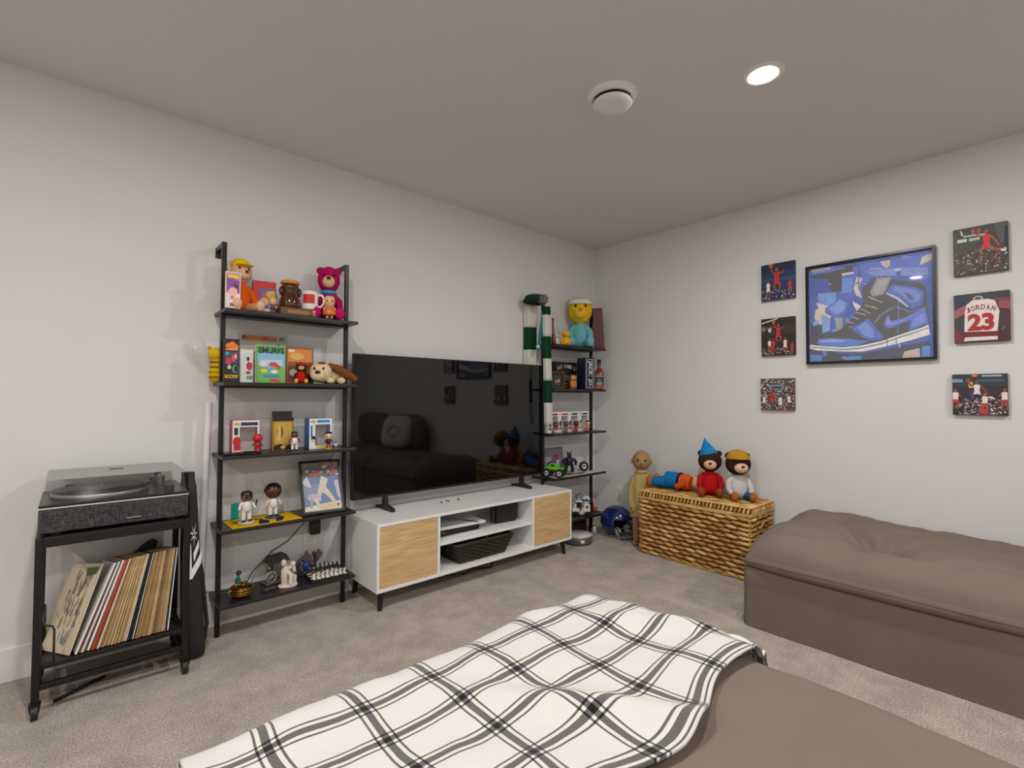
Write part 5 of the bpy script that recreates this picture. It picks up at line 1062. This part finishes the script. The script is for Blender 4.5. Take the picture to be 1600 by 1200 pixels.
# local x runs along -y of the room (the long front), local y runs into the wall
LX, LY = KY1-KY0, KX1-KX0
rr = random.Random(21)
WK = [mat(c, .55, var=.35, scale=45, bump=.3, bscale=200) for c in ('C99F5C', 'B98A48', 'D8B474', 'A87A3C')]
WKD = mat('8A622E', .8, var=.3, scale=40)
bz0, bz1 = .004, .385
bd = MB().bx(.012, LX-.012, .012, LY-.012, bz0, bz1).build('body', WKD, t)
def strand_mesh(L_, R_, bulge, mt):
    mb = MB(); st_ = []
    for k, (f, rr_) in enumerate(((0, .35), (.25, .9), (.5, 1.05), (.75, .9), (1, .35))):
        x = (f-.5)*L_; st_.append((x, -bulge*math.sin(math.pi*f), 0, rr_*R_))
    mb.tube([s_[:3] for s_ in st_], [s_[3] for s_ in st_], 5); return mb.mesh('weave_strand', mt)
rows = 13; rh = (bz1-bz0)/rows
NF = 10; cw = LX/NF
MF = [strand_mesh(cw*1.16, rh*.40, .013, w_) for w_ in WK]
NS = 4; cws = LY/NS
MS = [strand_mesh(cws*1.12, rh*.44, .012, w_) for w_ in WK]
for r in range(rows):
    z = bz0+(r+.5)*rh
    for c in range(NF+(r % 2)):
        x = (c+.5-(.5 if r % 2 else 0))*cw; x = min(max(x, cw*.42), LX-cw*.42)
        o = link('weave_strand', rr.choice(MF), bd); o.location = (x, .006, z+rr.uniform(-.003, .003)); o.rotation_euler = (0, rr.uniform(.05, .16), 0)
    for c in range(NS+(r % 2)):
        y = (c+.5-(.5 if r % 2 else 0))*cws; y = min(max(y, cws*.42), LY-cws*.42)
        o = link('weave_strand', rr.choice(MS), bd); o.location = (LX-.006, y, z+rr.uniform(-.003, .003)); o.rotation_euler = (0, rr.uniform(-.1, .1), math.pi/2)
for x, y in ((.008, .008), (LX-.008, .008), (LX-.008, LY-.01), (.008, LY-.01)): MB().cyl((x, y, 0), (x, y, bz1), .011, n=10).build('corner_post', WK[1], bd)
rw = MB()
for z in (.008, bz1+.004):
    for k in range(1): rw.tube([(0, 0, z), (LX*.5, -.006, z), (LX, 0, z), (LX+.005, LY*.5, z), (LX, LY, z), (LX*.5, LY, z), (0, LY, z), (-.003, LY*.5, z)], .008, 7, True)
rw.build('rim_braid', WK[0], bd)
hd = MB().tube([(LX+.008, LY*.36, .30), (LX+.020, LY*.42, .345), (LX+.022, LY*.58, .345), (LX+.008, LY*.64, .30)], .008, 8).build('handle', WK[3], bd); MB().ell((LX+.006, LY*.5, .325), (.006, .022, .018), 12, 8).build('grip_hole', BLACK, bd)
lid_ = MB().bx(.006, LX-.006, .006, LY-.006, bz1+.012, KH-.008).build('lid', WKD, t)
loop = [MB().tube([(0, -.010, -.026), (.003, -.015, 0), (0, -.010, .026)], [.006, .010, .006], 6).mesh('border_loop', w_) for w_ in WK]
nl = 30
for i in range(nl): o = link('border_loop', rr.choice(loop), lid_); o.location = ((i+.5)*LX/nl, .008, (bz1+KH)/2+.004); o.rotation_euler = (0, .35, 0)
nl2 = 12
for i in range(nl2): o = link('border_loop', rr.choice(loop), lid_); o.location = (LX-.008, (i+.5)*LY/nl2, (bz1+KH)/2+.004); o.rotation_euler = (.35, 0, math.pi/2); o.rotation_euler = (0, .35, math.pi/2)
MT = [strand_mesh(LX/9*1.1, .0125, 0, w_) for w_ in WK]
for j in range(12):
    for i in range(9+(j % 2)):
        x = (i+.5-(.5 if j % 2 else 0))*LX/9; x = min(max(x, LX/22), LX-LX/22); o = link('weave_strand', rr.choice(MT), lid_); o.location = (x, (j+.5)*LY/12, KH-.009); o.rotation_euler = (0, 0, rr.uniform(-.12, .12))
for zz in (bz1+.014, KH-.006): MB().tube([(0, -.004, zz), (LX, -.004, zz), (LX+.004, 0, zz), (LX+.004, LY, zz)], .0065, 7).build('edge_braid', WK[2], lid_)
# toys on the chest
ZC = KH+.006
plush('robed_bear', 'plush bear in a red robe and pointed blue hat on the chest', (-.172, -1.138, ZC), -62, .33, '3A2620', 'E6BC98', 'B81A22', 'B81A22', 'B81A22', '8A4A22', hat=('cone', '1E82C4'), wide=.98, hs=1.18)
plush('capped_bear', 'plush bear in a white shirt, blue shorts and mustard cap on the chest', (-.168, -1.328, ZC), -48, .325, '3A2620', 'E8C09C', 'C8C6C2', 'C8C6C2', '24589A', 'B0642A', hat=('cap', 'B88A2A'), wide=1.0, hs=1.22)
t = thing('lying_plush', 'plush toy in blue trousers and orange top lying on the chest', 'plush toy', (-.18, -.818, ZC), -90)
MB().tube([(.0, 0, .06), (.07, 0, .062), (.13, 0, .055)], [.062, .060, .045], 14).build('trousers', plush_m('1E74B4'), t)
MB().tube([(.105, 0, .058), (.15, 0, .06), (.185, 0, .056)], [.058, .058, .045], 14).build('shirt', plush_m('DA5A24'), t)
MB().lathe([(.05, 0), (.064, .006), (.064, .018), (.05, .024)], 16).build('belt', cloth_m('1A2030'), t); COL.objects[-1].rotation_euler = (0, math.pi/2, 0); COL.objects[-1].location = (.096, 0, .06)
MB().ell((.205, .06, .056), (.05, .05, .052), 16, 12).build('head', plush_m('E2C09A'), t)
for s in (-1, 1):
    MB().tube([(.01, s*.03-.01, .05), (-.05, s*.035-.02, .045), (-.085, s*.04-.02, .042)], [.04, .034, .03], 10).build('leg', plush_m('1E74B4'), t); MB().ell((-.105, s*.042-.02, .046), (.026, .032, .045), 12, 8).build('foot', plush_m('B86A2C'), t)
    MB().tube([(.16, s*.03, .07), (.14, s*.07, .045), (.11, s*.075, .03)], [.026, .024, .02], 10).build('arm', plush_m('C84A22' if s < 0 else '2A2422'), t)
# ------------------------------------------------------------------ wall pictures
SHOE=[
('2E3550',[(-0.002,0.032),(0.034,0.416),(0.147,0.427),(0.216,0.29),(0.083,0.183),(0.283,0.098),(0.472,0.086),(0.954,0.168),(0.96,0.007)]),
('33343C',[(0.038,0.911),(0.223,0.912),(0.292,0.957),(0.445,0.944),(0.439,0.871),(0.311,0.86),(0.304,0.71),(0.221,0.712),(0.192,0.847),(0.038,0.875)]),
('B3AEAE',[(0.044,0.983),(0.243,0.967),(0.248,0.943),(0.049,0.945)]),
('5A86D8',[(0.049,0.945),(0.248,0.94),(0.248,0.919),(0.054,0.92)]),
('2B4BB4',[(0.038,0.863),(0.192,0.835),(0.221,0.712),(0.036,0.681)]),
('6C9AE0',[(0.099,0.72),(0.27,0.704),(0.259,0.577),(0.118,0.561)]),
('D9CDBE',[(0.093,0.625),(0.189,0.575),(0.159,0.52),(0.218,0.466),(0.116,0.394),(0.066,0.472)]),
('7FA9E6',[(0.128,0.5),(0.208,0.455),(0.197,0.327),(0.136,0.309)]),
('3A62C8',[(0.306,0.861),(0.444,0.87),(0.479,0.671),(0.366,0.631),(0.299,0.665)]),
('5E8DE2',[(0.311,0.837),(0.397,0.827),(0.386,0.686),(0.299,0.688)]),
('E3D9CE',[(0.306,0.882),(0.425,0.883),(0.435,0.866),(0.307,0.859)]),
('D6CCC4',[(0.425,0.828),(0.471,0.808),(0.442,0.711),(0.469,0.616),(0.423,0.646),(0.4,0.718)]),
('4A74D0',[(0.154,0.551),(0.289,0.643),(0.356,0.587),(0.336,0.497),(0.267,0.448),(0.218,0.477)]),
('7C9CE2',[(0.189,0.552),(0.289,0.626),(0.341,0.577),(0.317,0.511),(0.258,0.484)]),
('2F4FB8',[(0.356,0.587),(0.404,0.637),(0.486,0.568),(0.44,0.507),(0.335,0.428)]),
('E0D6CA',[(0.389,0.599),(0.459,0.538),(0.426,0.497),(0.403,0.546)]),
('4B6FD2',[(0.445,0.938),(0.996,0.941),(0.985,0.704),(0.743,0.78),(0.571,0.812),(0.479,0.75)]),
('7D96DC',[(0.499,0.859),(0.744,0.856),(0.947,0.816),(0.946,0.753),(0.727,0.783),(0.562,0.814)]),
('2B3F9A',[(0.572,0.957),(0.695,0.959),(0.686,0.933),(0.59,0.937)]),
('D8C6BA',[(0.608,0.938),(0.682,0.939),(0.685,0.9),(0.659,0.862),(0.633,0.889)]),
('DCCBBE',[(0.909,0.918),(0.992,0.942),(0.991,0.88),(0.932,0.861),(0.888,0.848)]),
('C9D2EA',[(0.71,0.846),(0.761,0.844),(0.757,0.826),(0.719,0.828)]),
('4560C8',[(0.937,0.639),(0.984,0.683),(0.977,0.415),(0.942,0.44)]),
('9A9CA4',[(0.253,0.45),(0.311,0.448),(0.31,0.298),(0.256,0.298)]),
('39393F',[(0.084,0.242),(0.146,0.284),(0.286,0.33),(0.354,0.392),(0.44,0.507),(0.477,0.569),(0.47,0.718),(0.516,0.744),(0.57,0.79),(0.65,0.798),(0.684,0.758),(0.743,0.737),(0.89,0.69),(0.933,0.64),(0.939,0.503),(0.952,0.309),(0.82,0.265),(0.616,0.197),(0.454,0.166),(0.284,0.162)]),
('4F78D4',[(0.089,0.212),(0.1,0.255),(0.186,0.257),(0.362,0.236),(0.446,0.212),(0.519,0.205),(0.436,0.165),(0.303,0.157),(0.135,0.185)]),
('86A4E8',[(0.11,0.24),(0.216,0.245),(0.361,0.223),(0.313,0.206),(0.125,0.215)]),
('3F68CC',[(0.377,0.343),(0.438,0.365),(0.512,0.419),(0.556,0.347),(0.63,0.218),(0.554,0.197),(0.473,0.232),(0.4,0.307)]),
('6890E0',[(0.419,0.339),(0.494,0.387),(0.556,0.302),(0.555,0.225),(0.483,0.253)]),
('8D8F98',[(0.528,0.663),(0.584,0.788),(0.693,0.781),(0.657,0.675),(0.63,0.625),(0.55,0.615)]),
('A5A7B0',[(0.551,0.67),(0.597,0.768),(0.671,0.766),(0.64,0.678),(0.586,0.631)]),
('3F63C8',[(0.657,0.653),(0.7,0.712),(0.865,0.651),(0.917,0.601),(0.907,0.487),(0.831,0.463),(0.766,0.56),(0.707,0.602)]),
('6F88D8',[(0.7,0.657),(0.717,0.687),(0.857,0.632),(0.897,0.583),(0.884,0.522),(0.823,0.52),(0.766,0.593)]),
('3A4A8C',[(0.779,0.623),(0.824,0.594),(0.856,0.536),(0.815,0.553)]),
('B9C4E4',[(0.656,0.642),(0.741,0.58),(0.81,0.49),(0.802,0.48),(0.732,0.56),(0.648,0.627)]),
('4468CC',[(0.821,0.382),(0.931,0.45),(0.946,0.317),(0.808,0.266)]),
('6C8CE0',[(0.838,0.369),(0.918,0.422),(0.929,0.337),(0.828,0.296)]),
('5B72D6',[(0.631,0.344),(0.643,0.397),(0.671,0.438),(0.671,0.389),(0.696,0.369),(0.789,0.396),(0.927,0.463),(0.92,0.438),(0.805,0.357),(0.704,0.314),(0.652,0.306)]),
('8495E0',[(0.644,0.343),(0.653,0.38),(0.667,0.4),(0.67,0.372),(0.696,0.351),(0.788,0.38),(0.788,0.37),(0.696,0.329)]),
('5560B0',[(0.706,0.504),(0.74,0.499),(0.822,0.445),(0.927,0.474),(0.927,0.458),(0.822,0.429),(0.731,0.484)]),
('6A7090',[(0.556,0.369),(0.602,0.441),(0.698,0.5),(0.702,0.488),(0.61,0.429),(0.565,0.357)]),
('E8E6E4',[(0.031,0.205),(0.083,0.189),(0.303,0.154),(0.454,0.16),(0.616,0.192),(0.737,0.235),(0.901,0.288),(0.944,0.31),(0.953,0.22),(0.819,0.18),(0.65,0.14),(0.472,0.103),(0.312,0.113),(0.083,0.141),(0.026,0.163)]),
('2A2C34',[(0.042,0.18),(0.303,0.137),(0.454,0.141),(0.616,0.173),(0.736,0.217),(0.944,0.284),(0.944,0.277),(0.736,0.208),(0.616,0.164),(0.454,0.132),(0.303,0.129),(0.042,0.173)]),
('C9B9AE',[(0.776,0.082),(0.882,0.106),(0.885,0.012),(0.759,0.013)]),
('4B8ADC',[(0.899,0.121),(0.954,0.122),(0.952,0.013),(0.893,0.014)]),
('4A90D8',[(0.321,0.061),(0.453,0.064),(0.453,0.019),(0.321,0.026)]),
('4F7FD0',[(0.009,0.104),(0.134,0.084),(0.133,0.031),(0.003,0.031)]),
('D8703C',[(0.297,0.062),(0.326,0.063),(0.321,0.044),(0.297,0.044)]),
('A8A49C',[(0.329,0.407),(0.4,0.376),(0.402,0.385),(0.331,0.416)]),
('A8A49C',[(0.382,0.441),(0.437,0.412),(0.44,0.42),(0.384,0.45)]),
('A8A49C',[(0.41,0.483),(0.493,0.445),(0.495,0.453),(0.413,0.492)]),
('A8A49C',[(0.448,0.513),(0.529,0.457),(0.532,0.465),(0.451,0.521)]),
('A8A49C',[(0.485,0.541),(0.584,0.494),(0.586,0.503),(0.487,0.55)]),
('A8A49C',[(0.522,0.615),(0.619,0.545),(0.622,0.553),(0.525,0.623)]),
('A8A49C',[(0.517,0.526),(0.566,0.508),(0.568,0.516),(0.519,0.534)]),
('A8A49C',[(0.513,0.622),(0.566,0.575),(0.57,0.582),(0.516,0.629)]),
('A8A49C',[(0.651,0.628),(0.681,0.612),(0.683,0.621),(0.653,0.636)]),
('A8A49C',[(0.364,0.34),(0.383,0.35),(0.38,0.358),(0.361,0.349)]),
('6C84C8',[(0.738,0.548),(0.728,0.252),(0.734,0.252),(0.743,0.548)]),
('6C84C8',[(0.381,0.092),(0.38,0.035),(0.386,0.034),(0.386,0.091)]),
('24262E',[(0.303,0.862),(0.298,0.7),(0.304,0.699),(0.309,0.861)]),
('24262E',[(0.262,0.706),(0.259,0.624),(0.264,0.623),(0.268,0.705)]),
('24262E',[(0.441,0.87),(0.439,0.711),(0.445,0.71),(0.447,0.869)]),
('24262E',[(0.649,0.216),(0.649,0.14),(0.655,0.139),(0.654,0.216)]),
('24262E',[(0.717,0.21),(0.716,0.162),(0.721,0.161),(0.722,0.21)]),
]

FY0, FW, FZ, FH = -1.700, .628, 1.334, .616
t = thing('framed_painting', 'framed painting of a blue and black high-top sneaker', 'painting', (-.004, FY0-FW/2, FZ), -90)
MB().bx(-FW/2, FW/2, -.006, 0, 0, FH).build('backing', BLACK, t)
for a in ((-FW/2, -FW/2+.014, 0, FH), (FW/2-.014, FW/2, 0, FH), (-FW/2+.014, FW/2-.014, 0, .014), (-FW/2+.014, FW/2-.014, FH-.014, FH)): MB().bx(a[0], a[1], -.028, -.006, a[2], a[3]).build('moulding', mat('1A191A', .25, .3), t, .001)
def clipu(q): return [(min(.974, max(.026, u)), min(.974, max(.026, v))) for u, v in q]
rs = random.Random(17); STK = []
for _ in range(70):
    u, v = rs.uniform(.05, .95), rs.uniform(.12, .95); ln, wd = rs.uniform(.03, .12), rs.uniform(.015, .05); vert = rs.random() < .55
    STK.append((rs.choice(['4668CC', '6C90DE', '3550B0', '8AA8E4', '2E3F8C', '5A7CD6', '3C5FC4', '7FA0E0']), limb([(u, v), (u+(.01 if vert else ln), v-(ln if vert else .015))], [wd, wd*.7])))
ki = next(i for i, q in enumerate(SHOE) if q[0] == '39393F')
SHOE = SHOE[:3]+STK[:45]+SHOE[3:ki]+STK[45:]+SHOE[ki:]
printed('canvas_print', t, FW, FH, -.0065, [(c, clipu(q)) for c, q in SHOE], None, step=.00012, mf=paint_m)
printed('painted_ground', t, FW-.03, FH-.03, -.0062, [], '3A5CC0', z0=.015)
gm = mat('FFFFFF', .03, var=0, alpha=.05); MB().bx(-FW/2+.014, FW/2-.014, -.0125, -.0115, .014, FH-.014).build('glazing', gm, t)
def player(u, v, s, shirt, skin, shorts=None, pose=0, ball=None, flip=1):
    f = flip; P = []; X = lambda du: u+du*s*f; Y = lambda dv: v+dv*s
    sh_ = shorts or shirt
    if pose == 0:      # leaping, one arm up
        P += [(skin, limb([(X(.02), Y(.1)), (X(.14), Y(-.02)), (X(.1), Y(-.2))], [.13*s, .1*s, .07*s])), (skin, limb([(X(-.03), Y(.1)), (X(-.12), Y(-.06)), (X(-.02), Y(-.2))], [.13*s, .1*s, .07*s])), (skin, limb([(X(-.08), Y(.42)), (X(-.2), Y(.5)), (X(-.24), Y(.66))], [.08*s, .07*s, .05*s])), (skin, limb([(X(.08), Y(.42)), (X(.24), Y(.42)), (X(.3), Y(.52))], [.08*s, .07*s, .05*s]))]
        if ball: P.append((ball, circ(X(-.24), Y(.74), .09*s)))
    elif pose == 1:    # flying sideways
        P += [(skin, limb([(X(.0), Y(.1)), (X(.2), Y(-.06)), (X(.42), Y(-.12))], [.13*s, .1*s, .06*s])), ('F0EEEC', limb([(X(.4), Y(-.115)), (X(.55), Y(-.16))], [.07*s, .08*s])), (skin, limb([(X(-.05), Y(.1)), (X(-.2), Y(-.06)), (X(-.12), Y(-.2))], [.13*s, .1*s, .07*s])), (skin, limb([(X(-.08), Y(.42)), (X(-.24), Y(.46)), (X(-.3), Y(.56))], [.08*s, .07*s, .05*s])), (skin, limb([(X(.1), Y(.42)), (X(.28), Y(.2)), (X(.36), Y(.02))], [.08*s, .07*s, .05*s]))]
        if ball: P.append((ball, circ(X(-.3), Y(.62), .09*s)))
    else:              # standing, arms out
        P += [(skin, limb([(X(.04), Y(.1)), (X(.08), Y(-.1)), (X(.07), Y(-.3))], [.12*s, .09*s, .07*s])), (skin, limb([(X(-.04), Y(.1)), (X(-.09), Y(-.1)), (X(-.1), Y(-.3))], [.12*s, .09*s, .07*s])), (skin, limb([(X(.08), Y(.4)), (X(.2), Y(.24))], [.08*s, .05*s])), (skin, limb([(X(-.08), Y(.4)), (X(-.2), Y(.26))], [.08*s, .05*s]))]
    P += [(sh_, [(X(-.1), Y(.16)), (X(.1), Y(.16)), (X(.13), Y(.0)), (X(.02), Y(.02)), (X(-.02), Y(.02)), (X(-.13), Y(.0))]), (shirt, [(X(-.09), Y(.14)), (X(.09), Y(.14)), (X(.11), Y(.44)), (X(.04), Y(.47)), (X(-.04), Y(.47)), (X(-.11), Y(.44))]), (skin, circ(X(.0), Y(.56), .065*s, .08*s))]
    return P
def crowd(n, v0, v1, cols, seed, r=.022):
    n = int(n*1.6)
    q = random.Random(seed); return [(q.choice(cols), circ(q.uniform(.02, .98), q.uniform(v0+.02, v1-.02), q.uniform(.4, 1.1)*r, q.uniform(.4, 1.)*r, 6)) for _ in range(n)]
CRW = ['7A4A44', 'A86A5C', '4A2E30', 'C8A8A0', '8C3A3A', '5A5A68', 'D8CCC8', '382830', '3A3038']
CRB = ['4A4A58', 'B8A8A8', '22222C', '8A3A3C', 'D8D4D4', '5A6A88', '2E2A34', '6A5048']
def canvas(label, y0, z0, w_, h_, base, shapes):
    t = thing('canvas_print', label, 'wall picture', (-.003, y0-w_/2, z0), -90, 'basketball canvases on the right wall')
    MB().bx(-w_/2, w_/2, -.02, 0, 0, h_).build('stretched_canvas', print_m(base), t, .002)
    ok = [(c, [(min(.995, max(.005, u)), min(.995, max(.005, v))) for u, v in q]) for c, q in shapes]
    printed('photo_print', t, w_, h_, -.0203, ok, mf=photo_m); return t
RED, SKN, WH = 'C82A34', '8A5238', 'E4DEDC'
canvas('canvas of a red-jerseyed leaper before blue stands, top of left column', -1.430, 1.770, .208, .242, '22305A', [('1A2648', rect(0, 1, .75, 1)), ('2E4A6E', rect(0, 1, .5, .6))]+crowd(90, 0, .3, CRB, 1)+[('2A6A6A', limb([(.1, .66), (.4, .68)], [.015, .015]))]+player(.22, .24, .5, WH, SKN, pose=2)+player(.86, .26, .42, RED, SKN, pose=2)+player(.48, .42, .72, RED, SKN, pose=0, ball='C85A2A'))
canvas('dark canvas with a hoop and a distant red leaper, middle of left column', -1.427, 1.402, .208, .248, '2A201E', [('3A2C26', rect(0, 1, .55, .8)), ('6A7C9A', circ(.08, .72, .07, .06)), ('D8D8D4', limb([(.02, .88), (.5, .98)], [.03, .03])), ('C8C0B8', [(.2, .72), (.32, .74), (.3, .62), (.24, .62)]), ('C8502A', limb([(.18, .74), (.34, .76)], [.014, .014]))]+crowd(80, 0, .22, CRW, 2)+player(.26, .2, .42, WH, SKN, RED, pose=2)+player(.37, .2, .4, RED, SKN, pose=2)+player(.72, .2, .42, WH, SKN, pose=2)+player(.92, .14, .32, RED, SKN, pose=2)+player(.52, .48, .56, RED, SKN, pose=0, ball='C85A2A'))
canvas('canvas packed with a bright crowd and one red player, bottom of left column', -1.420, 1.044, .208, .207, '5A5258', crowd(300, 0, 1, CRB+['E0DCDC', 'C8C0C0', 'B08A80'], 3, .03)+[('8A8C98', rect(.28, .7, .64, .8)), ('4A4A58', rect(.34, .64, .67, .75))]+player(.35, .3, .5, RED, SKN, pose=2)+player(.6, .16, .5, WH, SKN, pose=2, flip=-1)+player(.85, .24, .42, WH, SKN, pose=2)+player(.12, .22, .42, WH, SKN, pose=2))
canvas('canvas of a red player flying at the hoop over a crowd, top right', -2.400, 1.764, .205, .246, '4A4A48', [('3E443E', rect(0, .6, .55, .9)), ('5A5E5C', [(.75, 1), (1, 1), (1, .55), (.85, .6)]), ('2A3040', [(.9, .3), (1, .3), (1, .9), (.95, .9)])]+crowd(190, 0, .52, CRW, 4)+[('D8D8D8', rect(.08, .26, .70, .77)), ('B8C8C0', rect(.3, .5, .70, .76)), ('D0D0D0', limb([(.2, .82), (.6, .8)], [.03, .03])), ('D0D0D0', limb([(.15, .95), (.18, .84)], [.03, .03])), ('B03040', limb([(.33, .97), (.55, .94)], [.02, .02])), ('A8A8B0', rect(.36, .5, .84, .93))]+player(.62, .5, .62, 'D8323C', '9A6248', pose=1, ball='8A3A34'))
t = canvas('canvas of a white jersey back with a red number 23', -2.398, 1.413, .208, .252, '4A2A30', [('2A3348', [(0, .62), (0, 1), (.4, .98), (.25, .75)]), ('3A3A40', rect(.3, 1, .8, 1)), ('7A3A40', rect(.7, 1, .72, .86)), ('A86068', [(0, .5), (.25, .62), (.3, .8), (.1, .72), (0, .66)]), ('9A5058', [(.8, .66), (1, .62), (1, .78), (.82, .8)]), ('3E3A40', rect(0, .2, .2, .5)), ('4E3038', rect(.82, 1, .2, .6)), ('7A2C34', [(0, 0), (.25, 0), (.1, .25), (0, .3)]), ('C8C4C0', circ(.45, .88, .09, .06)), ('5A4A4A', circ(.45, .88, .06, .04)), ('E8DEDC', [(.19, .22), (.78, .2), (.82, .6), (.74, .82), (.62, .86), (.34, .86), (.24, .78), (.2, .6)]), ('7A1C26', [(.16, .12), (.8, .1), (.82, .2), (.18, .2)]), ('E4DCD8', [(.18, .03), (.78, .03), (.78, .1), (.2, .11)]), ('4AA0C8', limb([(.86, .22), (.9, .3)], [.015, .01]))])
for i, ch in enumerate('JORDAN'):
    u = -.23+.092*i; text('lettering', ch, .0145, .026, print_m('8A2A34'), t, ((u-.01)*.208, -.0245, (.66+.05*(1-((i-2.5)/2.5)**2))*.252), (math.pi/2, (i-2.5)*.10, 0), bold=.004)
text('number', '23', .098, .088, print_m('B4232E'), t, (-.002, -.0245, .405*.252), bold=.045)
canvas('canvas of two white-jerseyed players jumping over a busy crowd, bottom right', -2.386, 1.040, .206, .21, '2A2A34', [('2E3C4A', rect(0, 1, .7, 1)), ('5A6878', rect(.45, .95, .82, .85)), ('8A98A8', rect(.0, .2, .8, .88)), ('A8B0B4', rect(.55, .9, .93, .97)), ('3A2A30', rect(0, 1, .45, .68))]+crowd(190, 0, .42, CRB+['C83A34', 'E0DCD8'], 6, .024)+[('22386A', limb([(.36, .62), (.36, .36)], [.12, .1])), ('C8282E', rect(.5, .66, .02, .16)), ('E0B030', limb([(.34, .8), (.36, .66)], [.09, .09])), ('D86A2A', circ(.42, .96, .06, .035)), ('8A5238', circ(.3, .84, .05))]+player(.46, .5, .52, WH, '7A4A34', pose=1, flip=1)+player(.6, .22, .5, WH, '9A6048', RED, pose=2)+player(.06, .3, .55, WH, SKN, RED, pose=2)+player(.95, .3, .55, WH, SKN, RED, pose=2))
